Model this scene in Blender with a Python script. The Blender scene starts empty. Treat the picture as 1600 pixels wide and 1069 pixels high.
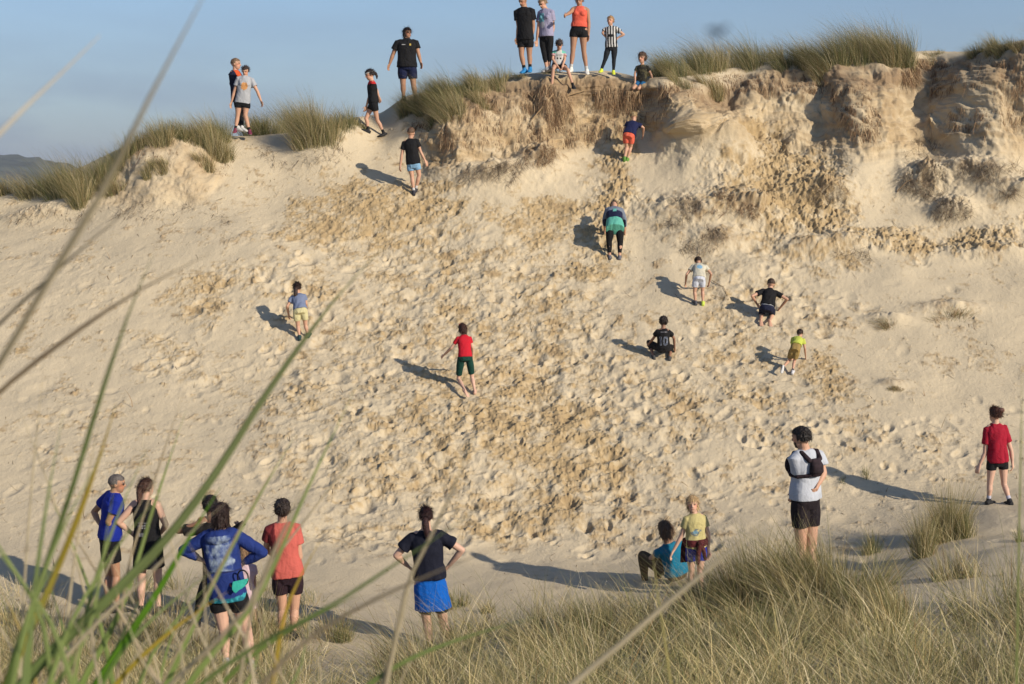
import bpy, bmesh, math, random
import numpy as np
from mathutils import Vector, Matrix
from mathutils.bvhtree import BVHTree
R = math.radians
random.seed(7)
rng = np.random.default_rng(11)
sc = bpy.context.scene
col = sc.collection

# ------------------------------------------------------------------ camera
F = 2200.0; CU = 800.0; CV = 534.5
PITCH = math.atan((534.5 - 290.0) / F)
cp, sp = math.cos(PITCH), math.sin(PITCH)
cam_d = bpy.data.cameras.new('camera'); cam = bpy.data.objects.new('camera', cam_d); col.objects.link(cam)
cam_d.sensor_width = 36.0; cam_d.lens = F / 1600.0 * 36.0
cam_d.clip_start = 0.05; cam_d.clip_end = 20000
cam.location = (0, 0, 0); cam.rotation_euler = (math.pi / 2 - PITCH, 0, 0)
cam_d.dof.use_dof = True; cam_d.dof.focus_distance = 24.0; cam_d.dof.aperture_fstop = 8.0
sc.camera = cam

# ------------------------------------------------------------------ sky, sun, exposure
SUN_EL = R(25.0)
SX, SY = 0.77, -0.64                      # direction to the sun in the ground plane
w = bpy.data.worlds.new('World'); sc.world = w; w.use_nodes = True
nt = w.node_tree; nt.nodes.clear()
out = nt.nodes.new('ShaderNodeOutputWorld'); bg = nt.nodes.new('ShaderNodeBackground')
sky = nt.nodes.new('ShaderNodeTexSky'); sky.sky_type = 'NISHITA'; sky.sun_disc = False
sky.sun_elevation = SUN_EL; sky.sun_rotation = math.atan2(SX, SY)
sky.air_density = 1.0; sky.dust_density = 0.6; sky.ozone_density = 2.0
bg.inputs['Strength'].default_value = 0.108
# thin bands of cloud: the sky's own light, laid out by direction
tc = nt.nodes.new('ShaderNodeTexCoord'); mp = nt.nodes.new('ShaderNodeMapping'); mp.inputs['Scale'].default_value = (3.0, 3.0, 11.0)
nz = nt.nodes.new('ShaderNodeTexNoise'); nz.inputs['Scale'].default_value = 2.6; nz.inputs['Detail'].default_value = 5.0
rp = nt.nodes.new('ShaderNodeValToRGB'); rp.color_ramp.elements[0].position = .40; rp.color_ramp.elements[1].position = .66; rp.color_ramp.elements[0].color = (.68, .68, .68, 1)
sep = nt.nodes.new('ShaderNodeSeparateXYZ'); mr = nt.nodes.new('ShaderNodeMapRange')
mr.inputs['From Min'].default_value = 0.0; mr.inputs['From Max'].default_value = 0.17
mr.inputs['To Min'].default_value = 1.0; mr.inputs['To Max'].default_value = 0.0
mx = nt.nodes.new('ShaderNodeMix'); mx.data_type = 'RGBA'; mx.inputs['B'].default_value = (1.66, 2.12, 3.12, 1)
ml = nt.nodes.new('ShaderNodeMath'); ml.operation = 'MULTIPLY'
tint = nt.nodes.new('ShaderNodeMix'); tint.data_type = 'RGBA'; tint.blend_type = 'MULTIPLY'; tint.inputs['Factor'].default_value = 1.0
tint.inputs['B'].default_value = (0.70, 0.755, 0.86, 1)
L = nt.links.new
L(tc.outputs['Generated'], mp.inputs['Vector']); L(mp.outputs['Vector'], nz.inputs['Vector']); L(nz.outputs['Fac'], rp.inputs['Fac'])
L(tc.outputs['Generated'], sep.inputs[0]); L(sep.outputs['Z'], mr.inputs['Value'])
L(rp.outputs['Color'], ml.inputs[0]); L(mr.outputs['Result'], ml.inputs[1])
L(sky.outputs[0], tint.inputs['A']); L(tint.outputs['Result'], mx.inputs['A']); L(ml.outputs[0], mx.inputs['Factor'])
L(mx.outputs['Result'], bg.inputs['Color']); L(bg.outputs[0], out.inputs['Surface'])

sun_d = bpy.data.lights.new('sun', 'SUN'); sun_d.energy = 4.35; sun_d.angle = R(0.6); sun_d.color = (1.0, 0.88, 0.715)
sun = bpy.data.objects.new('sun', sun_d); col.objects.link(sun)
sun.rotation_euler = Vector((-SX * math.cos(SUN_EL), -SY * math.cos(SUN_EL), -math.sin(SUN_EL))).to_track_quat('-Z', 'Y').to_euler()
sc.view_settings.view_transform = 'Standard'; sc.view_settings.look = 'None'
sc.view_settings.exposure = 0.37; sc.view_settings.gamma = 1.0

# ------------------------------------------------------------------ helpers
def ray(u, v):
    a = (u - CU) / F; b = -(v - CV) / F
    return a, cp + b * sp, -sp + b * cp          # direction x, y, z
def at(u, v, D):
    x, y, z = ray(u, v); s = D / y
    return x * s, D, z * s
def proj(X, Y, Z):
    c = Y * cp - Z * sp; up = Y * sp + Z * cp
    return CU + F * X / c, CV - F * up / c

def tag(o, label=None, cat=None, group=None, kind=None):
    if label: o['label'] = label
    if cat: o['category'] = cat
    if group: o['group'] = group
    if kind: o['kind'] = kind
    return o

def mesh_np(name, V, Fc, mat=None, parent=None, smooth=True, attrs=None, link=True):
    """V (n,3), Fc (m,k) arrays -> one mesh object"""
    V = np.asarray(V, dtype=np.float32); Fc = np.asarray(Fc, dtype=np.int32)
    me = bpy.data.meshes.new(name); k = Fc.shape[1]
    me.vertices.add(len(V)); me.vertices.foreach_set('co', V.ravel())
    me.loops.add(Fc.size); me.loops.foreach_set('vertex_index', Fc.ravel())
    me.polygons.add(len(Fc)); me.polygons.foreach_set('loop_start', np.arange(0, Fc.size, k, dtype=np.int32))
    me.polygons.foreach_set('loop_total', np.full(len(Fc), k, dtype=np.int32))
    me.update(calc_edges=True)
    if smooth: me.polygons.foreach_set('use_smooth', np.ones(len(Fc), dtype=bool))
    if attrs:
        for an, arr in attrs.items():
            a = me.color_attributes.new(an, 'FLOAT_COLOR', 'POINT')
            c = np.ones((len(V), 4), dtype=np.float32); arr = np.asarray(arr); c[:, :arr.shape[1]] = arr
            a.data.foreach_set('color', c.ravel())
    if mat: me.materials.append(mat)
    me.validate()
    o = bpy.data.objects.new(name, me)
    if link: col.objects.link(o)
    if parent: o.parent = parent
    return o

# ---- lattice noise
def _hash(ix, iy, s):
    n = (ix.astype(np.int64) * 374761393 + iy.astype(np.int64) * 668265263 + s * 1442695041) & 0xffffffff
    n = ((n ^ (n >> 13)) * 1274126177) & 0xffffffff
    n = (n ^ (n >> 16)) & 0xffffffff
    return n.astype(np.float64) / 4294967295.0
def vnoise(x, y, s=0):
    ix = np.floor(x); iy = np.floor(y); fx = x - ix; fy = y - iy
    fx = fx * fx * fx * (fx * (fx * 6 - 15) + 10); fy = fy * fy * fy * (fy * (fy * 6 - 15) + 10)
    a = _hash(ix, iy, s); b = _hash(ix + 1, iy, s); c = _hash(ix, iy + 1, s); d = _hash(ix + 1, iy + 1, s)
    return (a * (1 - fx) + b * fx) * (1 - fy) + (c * (1 - fx) + d * fx) * fy * 1.0 - 0.5
def fbm(x, y, s=0, o=4, g=0.5):
    t = 0; a = 1.0; n = 0
    for i in range(o):
        t = t + a * vnoise(x * 2 ** i + 17.3 * i, y * 2 ** i - 9.1 * i, s + i); n += a; a *= g
    return 2 * t / n
def worley(x, y, s=0):
    ix = np.floor(x); iy = np.floor(y); best = np.full(x.shape, 9.0)
    for dx in (-1, 0, 1):
        for dy in (-1, 0, 1):
            jx = ix + dx; jy = iy + dy
            px = jx + _hash(jx, jy, s); py = jy + _hash(jx, jy, s + 5)
            best = np.minimum(best, (x - px) ** 2 + (y - py) ** 2)
    return np.sqrt(best)

# ---- materials
def mat_new(name):
    m = bpy.data.materials.new(name); m.use_nodes = True
    b = m.node_tree.nodes['Principled BSDF']
    return m, m.node_tree, b
def cloth(name, c, c2=None, rough=0.85, bump=0.25, scale=14.0):
    """woven fabric: slight colour unevenness, folds in the bump"""
    m, t, b = mat_new(name); tc = t.nodes.new('ShaderNodeTexCoord')
    n = t.nodes.new('ShaderNodeTexNoise'); n.inputs['Scale'].default_value = scale; n.inputs['Detail'].default_value = 4
    r = t.nodes.new('ShaderNodeMix'); r.data_type = 'RGBA'
    r.inputs['A'].default_value = (*c, 1); k = c2 or tuple(x * 0.72 for x in c); r.inputs['B'].default_value = (*k, 1)
    n2 = t.nodes.new('ShaderNodeTexNoise'); n2.inputs['Scale'].default_value = 9; n2.inputs['Detail'].default_value = 3; n2.inputs['Distortion'].default_value = 1.2
    bp = t.nodes.new('ShaderNodeBump'); bp.inputs['Strength'].default_value = bump; bp.inputs['Distance'].default_value = 0.05
    t.links.new(tc.outputs['Object'], n.inputs['Vector']); t.links.new(tc.outputs['Object'], n2.inputs['Vector'])
    t.links.new(n.outputs['Fac'], r.inputs['Factor']); t.links.new(r.outputs['Result'], b.inputs['Base Color'])
    t.links.new(n2.outputs['Fac'], bp.inputs['Height']); t.links.new(bp.outputs[0], b.inputs['Normal'])
    b.inputs['Roughness'].default_value = rough; b.inputs['Specular IOR Level'].default_value = 0.25
    return m
def attr_mat(name, rough=0.8, spec=0.3, noise=0.0, trans=0.0):
    m, t, b = mat_new(name)
    a = t.nodes.new('ShaderNodeAttribute'); a.attribute_name = 'tone'
    t.links.new(a.outputs['Color'], b.inputs['Base Color'])
    b.inputs['Roughness'].default_value = rough; b.inputs['Specular IOR Level'].default_value = spec
    if trans:
        tr = t.nodes.new('ShaderNodeBsdfTranslucent'); mxs = t.nodes.new('ShaderNodeMixShader'); mxs.inputs[0].default_value = trans
        t.links.new(a.outputs['Color'], tr.inputs['Color']); t.links.new(b.outputs[0], mxs.inputs[1]); t.links.new(tr.outputs[0], mxs.inputs[2])
        t.links.new(mxs.outputs[0], t.nodes['Material Output'].inputs['Surface'])
    return m
# ================================================================== the dune
# profile of the sand face from the hollow at the camera's feet up to the crest and down its far side:
# each column (along x) lists how high the sand stands at a series of distances
LOW_L = [(2450,1.5),(1640,3.5),(1330,6),(1190,8.5),(1110,11),(1062,13.2),(1010,15.4),(935,17.3),(872,18.9),(800,20.3),(700,22.0),(600,24.0)]
LOW_M = [(2450,1.5),(1640,3.5),(1330,6),(1200,8.5),(1110,10.8),(1060,12.6),(1000,14.6),(940,17.0),(880,19.0),(800,20.5),(700,22.2),(600,24.1)]
LOW_R = [(2450,1.5),(1640,3.5),(1310,6),(1165,8.5),(1062,10.6),(985,12.4),(932,14.0),(920,15.6),(882,18.2),(800,20.4),(700,22.1),(600,24.1)]
LOW_E = [(2450,1.5),(1640,3.5),(1310,6),(1160,8.5),(1055,10.6),(975,12.4),(915,14.3),(868,16.4),(818,18.4),(772,20.3),(690,22.2),(600,24.1)]
def low(u):
    ks = [(-9e3, LOW_L), (700, LOW_L), (880, LOW_M), (1230, LOW_R), (1300, LOW_R), (1620, LOW_E), (9e3, LOW_E)]
    for (a, A), (b, B) in zip(ks, ks[1:]):
        if u <= b:
            t = (u - a) / (b - a); t = min(max(t, 0), 1); t = t * t * (3 - 2 * t)
            return [((1 - t) * p[0] + t * q[0], (1 - t) * p[1] + t * q[1]) for p, q in zip(A, B)]
UP = {   # u: 500, 400, upper slope, cliff foot, cliff middle, cliff lip, crest, (back of crest)
 -2200:[(500,27),(450,29),(420,31),(400,32),(390,33),(380,34),(372,35)],
 -300:[(510,26),(430,28),(385,29.8),(365,30.6),(345,31.0),(325,31.4),(315,32.2)],
 0:  [(505,26),(420,28),(370,29.6),(345,30.4),(322,30.8),(305,31.2),(296,32.0)],
 90: [(503,26),(415,28),(365,29.6),(335,30.3),(310,30.8),(288,31.3),(274,32.1)],
 170:[(500,26),(410,28),(355,29.5),(325,30.2),(290,30.8),(258,31.3),(244,32.1)],
 230:[(500,26),(405,28),(350,29.4),(322,30.0),(270,30.5),(228,31.1),(216,32.0)],
 300:[(500,26),(403,28),(345,29.4),(315,30.0),(258,30.6),(214,31.3),(202,32.1)],
 365:[(500,26),(400,28),(330,29.7),(285,30.7),(245,31.4),(222,31.9),(212,32.6)],
 430:[(500,26),(400,28),(325,29.9),(280,30.9),(245,31.5),(222,32.0),(208,32.7)],
 490:[(500,26),(400,28.1),(318,30.0),(270,31.0),(232,31.4),(208,31.7),(196,32.5)],
 550:[(500,26),(400,28.2),(310,30.2),(262,31.2),(222,31.7),(198,32.0),(184,32.7)],
 595:[(500,26),(400,28.3),(308,30.2),(258,31.3),(226,31.9),(202,32.4),(176,33.6)],
 640:[(500,26),(400,28.3),(308,30.2),(255,31.4),(208,31.9),(170,32.5),(148,33.3)],
 700:[(500,26),(398,28.3),(308,30.0),(262,30.8),(205,31.1),(152,31.6),(138,32.7)],
 770:[(500,26),(395,28.3),(310,29.8),(248,30.8),(190,31.3),(140,32.0),(122,33.1)],
 850:[(500,26),(395,28.4),(310,29.9),(235,31.1),(180,31.6),(128,32.1),(112,33.3)],
 930:[(500,26.1),(395,28.4),(305,30.0),(218,31.9),(175,32.2),(130,32.3),(112,33.3)],
 1000:[(500,26.1),(395,28.4),(300,30.0),(205,32.0),(172,32.3),(140,32.2),(122,33.2)],
 1045:[(500,26.1),(390,28.4),(295,30.0),(205,31.4),(165,31.2),(134,31.5),(122,32.7)],
 1085:[(500,26.1),(390,28.5),(290,30.0),(220,30.9),(182,31.1),(156,31.6),(116,33.4)],
 1130:[(500,26.1),(385,28.5),(285,30.0),(228,30.9),(190,31.6),(158,32.6),(108,33.6)],
 1200:[(500,26.1),(385,28.6),(290,30.2),(235,31.3),(180,32.4),(122,33.2),(100,34.0)],
 1280:[(500,26.1),(385,28.6),(290,30.2),(235,31.2),(172,32.4),(112,33.2),(94,34.0)],
 1345:[(500,26.1),(385,28.6),(298,29.9),(245,30.5),(172,31.4),(116,32.4),(90,33.5)],
 1400:[(500,26.1),(385,28.5),(310,29.9),(240,30.9),(165,31.8),(110,32.6),(84,33.6)],
 1450:[(500,26.1),(390,28.5),(310,29.9),(235,31.2),(165,32.6),(100,33.1),(82,33.8)],
 1510:[(500,26.1),(395,28.4),(315,29.6),(235,30.6),(158,31.5),(98,32.2),(80,33.2)],
 1560:[(500,26.1),(398,28.3),(315,29.4),(232,30.3),(155,30.9),(86,31.6),(70,32.7)],
 1640:[(500,26.1),(400,28.2),(320,29.5),(235,30.5),(150,30.8),(72,31.2),(60,32.3)],
 1900:[(500,26.1),(400,28.2),(320,29.5),(235,30.5),(150,31.0),(85,31.5),(75,32.5)],
 3800:[(500,26.1),(400,28.2),(320,29.5),(265,30.5),(230,31.0),(205,31.5),(190,32.5)]}
UK = sorted(UP)
def full_col(u):
    c = low(u) + UP[u]
    v, D = c[-1]; zc = at(u, v, D)[2]
    pts = [at(u, a, b) for a, b in c]
    X = pts[-1][0] / D
    for dD, dz in ((1.2, -0.05), (3.5, -0.9), (9, -3.5), (25, -6.5)):
        z = (zc + dz) if dz > -5 else -7.0
        pts.append((X * (D + dD), D + dD, z))
    return pts
LV = np.array([full_col(u) for u in UK])                       # (cols, levels, 3)
NL = LV.shape[1]
def pchip(xk, Y, x):
    """monotone cubic along axis 0"""
    xk = np.asarray(xk, float); h = np.diff(xk); Y = np.asarray(Y, float)
    sh = (-1,) + (1,) * (Y.ndim - 1)
    d = np.diff(Y, axis=0) / h.reshape(sh)
    m = np.zeros_like(Y); m[0] = d[0]; m[-1] = d[-1]
    w1 = (2 * h[1:] + h[:-1]).reshape(sh); w2 = (h[1:] + 2 * h[:-1]).reshape(sh)
    same = d[:-1] * d[1:] > 0
    with np.errstate(divide='ignore', invalid='ignore'):
        hm = (w1 + w2) / (w1 / d[:-1] + w2 / d[1:])
    m[1:-1] = np.where(same, hm, 0)
    i = np.clip(np.searchsorted(xk, x) - 1, 0, len(xk) - 2)
    hh = h[i].reshape(sh); t = ((x - xk[i]) / h[i]).reshape(sh)
    return ((1 + 2 * t) * (1 - t) ** 2 * Y[i] + t * (1 - t) ** 2 * hh * m[i] + t * t * (3 - 2 * t) * Y[i + 1] + t * t * (t - 1) * hh * m[i + 1])
us = np.concatenate([np.linspace(-2200, -400, 60, endpoint=False), np.linspace(-400, -50, 110, endpoint=False), np.linspace(-50, 1650, 1480), np.linspace(1650, 2050, 125)[1:], np.linspace(2050, 3800, 60)[1:]])
# work in the tangent X/Y so that a column stays a column
seg = [14, 12, 12, 18, 40, 52, 62, 62, 64, 84, 86, 86, 88, 80, 62, 66, 62, 26, 14, 10, 12, 10]
assert len(seg) == NL - 1, (len(seg), NL)
tp = np.concatenate([np.linspace(i, i + 1, n, endpoint=False) for i, n in enumerate(seg)] + [[NL - 1]])
colP = pchip(np.array(UK, float), LV, us)                       # (nu, levels, 3)
G = pchip(np.arange(NL), np.swapaxes(colP, 0, 1), tp)            # (nt, nu, 3)
nt_, nu_ = G.shape[:2]
X, Y, Z = G[..., 0].copy(), G[..., 1].copy(), G[..., 2].copy()
U, V = proj(X, Y, Z)
S = np.concatenate([np.zeros((1, nu_)), np.cumsum(np.sqrt(np.diff(X, axis=0) ** 2 + np.diff(Y, axis=0) ** 2 + np.diff(Z, axis=0) ** 2), axis=0)])
T = np.repeat(tp[:, None], nu_, 1)
S = S - S[np.searchsorted(tp, 11.0)][None, :] + 24.0            # arc length counted from mid slope so neighbours agree
def sstep(a, b, x):
    t = np.clip((x - a) / (b - a), 0, 1); return t * t * (3 - 2 * t)
wx = fbm(X * 0.9, S * 0.9, 3, 3); wy = fbm(X * 0.9, S * 0.9, 31, 3)   # warp
def blobs(lst, soft=0.30):
    m = np.zeros_like(X)
    uu = U + wx * 55; vv = V + wy * 45
    for u, v, ru, rv, a in lst:
        d = np.sqrt(((uu - u) / ru) ** 2 + ((vv - v) / rv) ** 2)
        m = np.maximum(m, a * (1 - sstep(soft, 1.25, d)))
    return m
face = sstep(7.6, 8.6, T) * (1 - sstep(17.9, 18.3, T))
cliff = sstep(14.6, 15.2, T) * (1 - sstep(17.0, 17.6, T)) * sstep(120, 180, U) 
cliff = np.maximum(.42 * cliff * (1 - sstep(330, 370, U)), cliff * sstep(625, 690, U))
# where feet have churned the slope
tramp = blobs([(760,480,260,150,1),(620,380,170,80,.9),(880,620,300,160,1),(560,560,190,110,.9),(480,470,130,70,.8),(640,700,260,130,.95),
               (330,470,90,40,.55),(300,570,110,60,.45),(820,780,260,80,.9),(960,330,60,110,1),(980,230,35,45,.7),(1240,320,130,110,1),(1190,240,60,80,1),(1130,290,60,50,.6),
               (1420,370,220,26,.9),(1720,400,120,60,.5),(1760,680,160,80,.5),(-140,520,140,100,.35),(1180,480,150,110,.85),(1100,640,230,100,.85),(1330,700,260,60,.55),(1560,365,60,20,.7),(420,370,70,30,.5),
               (560,850,220,60,.7),(1000,860,200,60,.6),(700,930,330,60,.55),(150,700,160,120,.22),(120,450,140,90,.22),(1500,560,90,60,.2),(1100,760,160,60,.5),(1500,700,120,50,.4),(330,740,120,80,.3)])
tramp *= face * (1 - 0.85 * cliff)
wet = blobs([(600,340,200,60,1.1),(880,345,150,65,.95),(700,430,200,40,.6),(960,310,45,110,1),(985,225,28,40,1),(940,420,70,40,.9),(1240,300,120,95,1.15),(1190,235,55,60,1.15),(1140,330,50,40,.8),(1290,400,80,40,.7),
             (1420,365,230,20,1),(740,640,190,120,.9),(860,700,170,110,1),(850,820,170,50,.85),(640,560,70,60,.6),(320,470,75,40,.7),(280,560,45,25,.5),
             (480,380,100,25,.8),(900,520,150,60,.5),(690,470,150,80,.55),(1120,600,120,50,.7),(1290,590,60,30,.9),(1000,560,80,80,.5),(560,690,110,60,.6),
             (1150,680,80,30,.5),(1090,550,40,60,.7),(40,545,30,18,.7),(470,600,130,40,.55),(230,730,40,15,.4),(360,610,50,20,.4)])
n1 = fbm(X * 2.4, S * 2.4, 90, 4, .6); n2 = fbm(X * 7, S * 7, 95, 3, .6)
n3 = fbm(X * 16, S * 14, 98, 3, .7)
wetm = np.clip(np.maximum(wet, .56 * tramp) * 1.25 - 0.36 + 0.9 * n1 + .8 * n2 + .65 * n3, 0, 1) * face
# ---------- relief, in metres along the normal
xa = X + 0.10 * wx; sa = S + 0.10 * wy
w1 = worley(xa * 2.3, sa * 2.0, 7); w2 = worley(xa * 4.6 + 3, sa * 4.1, 8)
h = 0.10 * fbm(X * 0.35, S * 0.35, 40, 3) + 0.030 * fbm(X * 1.3, S * 1.3, 44, 3)
rough_ = np.clip(0.12 + tramp, 0, 1)
gate = .45 + .55 * sstep(-.45, .55, fbm(X * .8, S * .8, 61, 2) + (tramp - .45))
w0 = worley(xa * 1.25 + 9, sa * 1.1, 9)
xa = xa + .05 * fbm(X * 6, S * 6, 55, 2); sa = sa + .05 * fbm(X * 6, S * 6, 56, 2)
w1 = worley(xa * 2.6, sa * 2.1, 7); w2 = worley(xa * 5.6 + 3, sa * 4.6, 8)
rg1 = 1 - 2 * np.abs(fbm(X * 2.6 + wx, S * 2.2, 63, 4, .62)); rg2 = fbm(X * 5, S * 4.4, 64, 4, .66)
h = h + tramp * gate * (0.018 * (w1 - 0.35) + 0.045 * (w0 - .4) + 0.012 * (w2 - .35) + .016 * rg1 + .035 * fbm(X * 2.6, S * .7 + wx, 66, 3)) + (.14 + tramp) * 0.019 * rg2 * face
cl = fbm(X * 13, S * 11, 120, 4, .65); cl2 = np.abs(fbm(X * 8, S * 7, 130, 3, .6))
path = blobs([(1230,310,120,90,1),(1185,240,50,50,1),(1430,366,210,22,1),(960,310,40,90,1)])
h = h + path * (.05 * rg2 + .06 * cl2)
h = h + wetm * (0.042 * np.maximum(cl, -0.1) + 0.045 * cl2) + tramp * 0.006 * cl + 0.0045 * cl * face
# ripples blown into the smooth sand on the right
rip = blobs([(1400,800,260,90,1),(1420,560,200,130,.55),(1540,640,90,60,.6),(1150,860,140,40,.6)]) * (1 - np.clip(tramp * 1.8, 0, 1)) * face
ph = (S * 1.0 + 0.35 * X + 0.25 * wx) / 0.085 * 2 * math.pi
h = h + rip * 0.0035 * np.sin(ph + 3 * fbm(X * 2, S * 2, 70, 2))
# cliffs: bedding, slumped buttresses, hanging root fringes
strata = fbm(X * 0.6, Z * 9 + wx * .6, 150, 4, .6); butt = fbm(X * 1.1 + .4 * wx, Z * 1.0 + .5 * wy, 160, 4, .55); fr = fbm(X * 9, Z * 4.0, 165, 3, .6)
h = h + cliff * (0.05 * strata + 0.36 * butt + 0.035 * fr + (.055 - .025 * sstep(1080, 1160, U)) * fbm(X * 5, Z * 5, 170, 4, .6))
# root mounds and hummocks:  u, v, radius x (m), radius s (m), height (m), roughness
HUM = [(765,272,1.0,.42,.38,.5),(838,243,.48,.34,.42,.9),(1075,330,.85,.50,.34,.6),(1170,325,.55,.45,.36,.9),(1100,375,.75,.35,.22,.5),(1290,300,.55,.35,.28,.5),
       (1440,285,.55,.5,.42,.8),(1520,270,.8,.45,.30,.7),(1490,330,.45,.32,.38,.9),(1590,300,.5,.3,.35,.6),(1550,400,.75,.3,.20,.3),(1330,385,.7,.30,.22,.4),
       (1388,500,.42,.22,.14,.6),(1480,484,.60,.20,.16,.6),(1392,604,.25,.15,.09,.5),(1460,200,.35,.4,.2,.5),(1130,225,.9,.7,.30,.15),(1070,190,.5,.5,.35,.2),
       (250,300,.9,.5,.12,.3),(60,335,.9,.3,.2,.5),(1255,390,.5,.3,.2,.5),(700,265,.5,.3,.2,.4),(1180,420,.5,.4,.12,.2)]
org_shade = np.zeros_like(X)
def cell_at(u, v, tmin=7.0):
    j = int(np.clip(np.searchsorted(us, u), 0, nu_ - 1)); c = V[:, j].copy(); c[T[:, j] < tmin] = 1e9; c[T[:, j] > 17.6] = 1e9
    return int(np.argmin(np.abs(c - v))), j
hn = fbm(X * 3.2, S * 3.2, 200, 4, .6)
for u, v, rx, rs, a, ro in HUM:
    i, j = cell_at(u, v)
    d2 = ((X - X[i, j]) / rx) ** 2 + ((S - S[i, j]) / rs) ** 2
    g = np.exp(-d2 * (1.0 + .5 * hn)) 
    h = h + a * g * (1 + 0.9 * ro * hn + .35 * ro * fbm(X * 7, S * 7, 207, 3, .65))
    org_shade = np.maximum(org_shade, ro * np.clip(np.exp(-d2 * .9) * 1.3 - 0.75 + 1.1 * n1 + 1.1 * n2 + .6 * fbm(X * 14, S * 5, 205, 3, .6), 0, 1))
# single footprints: a hollow with the sand pushed up below and beside it
ui = np.searchsorted(us, rng.uniform(-40, 1640, 14000)); cand = []
prob = np.clip(tramp * 1.05, 0.02, 1)
extra = blobs([(200,420,220,90,.04),(150,600,200,150,.05),(1450,650,220,60,.35),(1200,760,200,80,.5),(1400,730,200,40,.5),(700,950,300,50,.5),(1400,460,180,60,.06)]) * face
prob = np.maximum(prob, extra)
rows_face = np.where((tp > 6.2) & (tp < 15.2))[0]
for j in ui:
    i = int(rng.choice(rows_face))
    if rng.random() < prob[i, j] * 0.34: cand.append((i, j))
H = h
for i, j in cand:
    L_ = rng.choice([.7, 1, 1.35]) * rng.uniform(.10, .18); W_ = L_ * rng.uniform(.45, .8); th = rng.normal(0.25, .6); A = rng.choice([.6, 1, 1.5]) * rng.uniform(.012, .034) * (1.0 if tramp[i, j] > .3 else .6)
    r = 2.6 * L_
    dj = int(r / max(1e-3, abs(X[i, min(j + 1, nu_ - 1)] - X[i, j]))) + 1; di = int(r / max(1e-3, abs(S[min(i + 1, nt_ - 1), j] - S[i, j]))) + 1
    dj = min(dj, 60); di = min(di, 60)
    i0, i1, j0, j1 = max(i - di, 0), min(i + di, nt_), max(j - dj, 0), min(j + dj, nu_)
    dx = X[i0:i1, j0:j1] - X[i, j]; ds = S[i0:i1, j0:j1] - S[i, j]
    a = (dx * math.cos(th) - ds * math.sin(th)) / W_; b = (dx * math.sin(th) + ds * math.cos(th)) / L_
    q = np.sqrt(a * a + b * b)
    H[i0:i1, j0:j1] += -A * np.exp(-q ** 3) * (1 + .35 * b) + (.16 + .26 * min(1, tramp[i, j] * 2)) * A * np.exp(-((q - 1.35) / .32) ** 2) * (0.5 - .5 * np.sign(ds) * np.minimum(1, np.abs(b)))
# fade relief away off frame and close to the camera
H *= sstep(5.0, 7.0, T) * 0.999 + 0.001
# normals of the smooth sheet
def grid_normals(X, Y, Z):
    P = np.stack([X, Y, Z], -1)
    du = np.gradient(P, axis=1); dv = np.gradient(P, axis=0)
    n = np.cross(du, dv); n /= np.linalg.norm(n, axis=-1, keepdims=True) + 1e-9
    return n
N = grid_normals(X, Y, Z); N[N[..., 2] < 0] *= 1
X += N[..., 0] * H; Y += N[..., 1] * H; Z += N[..., 2] * H
# soil colour data: R damp, G humus / roots and painted recess shade, B reserved for raked fibres
lipband = np.exp(-((T - 16.8) / .62) ** 2) * sstep(150, 220, U) * (np.clip(sstep(640, 700, U) + (1 - sstep(300, 330, U)) * .5, 0, 1))
dark = blobs([(1240,135,110,35,.9),(1460,125,60,45,1),(870,185,55,50,.7),(720,175,90,40,.45),(1300,150,70,34,.85),(1010,170,60,30,.4),(1180,150,60,30,.8),(940,150,50,30,.4),(1540,120,40,40,.35),(700,230,60,30,.3)])  # root-brown patches, plus shade painted into the cliff recesses
org_shade = np.clip(np.maximum(org_shade * .75, np.clip(lipband * 1.05 - .24 + .7 * n1 + .3 * n2, 0, .9)), 0, 1)
org_shade = np.maximum(org_shade, cliff * np.clip(.8 * dark - .2 + .6 * n1, 0, 1))
org_shade = np.maximum(org_shade, cliff * np.clip(.55 * strata + .35 * fr - .05, 0, .45))
cream = cliff * np.clip(.45 + .6 * strata, 0, .7)
C = np.stack([np.maximum(wetm, cream * .75), org_shade, np.clip(cliff * (.25 + .9 * n1 + .5 * (1 - sstep(1040, 1120, U))) * (1 - sstep(600, 690, 0 * U)), 0, .9)], -1).reshape(-1, 3)
idx = np.arange(nt_ * nu_).reshape(nt_, nu_)
Fq = np.stack([idx[:-1, :-1], idx[:-1, 1:], idx[1:, 1:], idx[1:, :-1]], -1).reshape(-1, 4)

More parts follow.
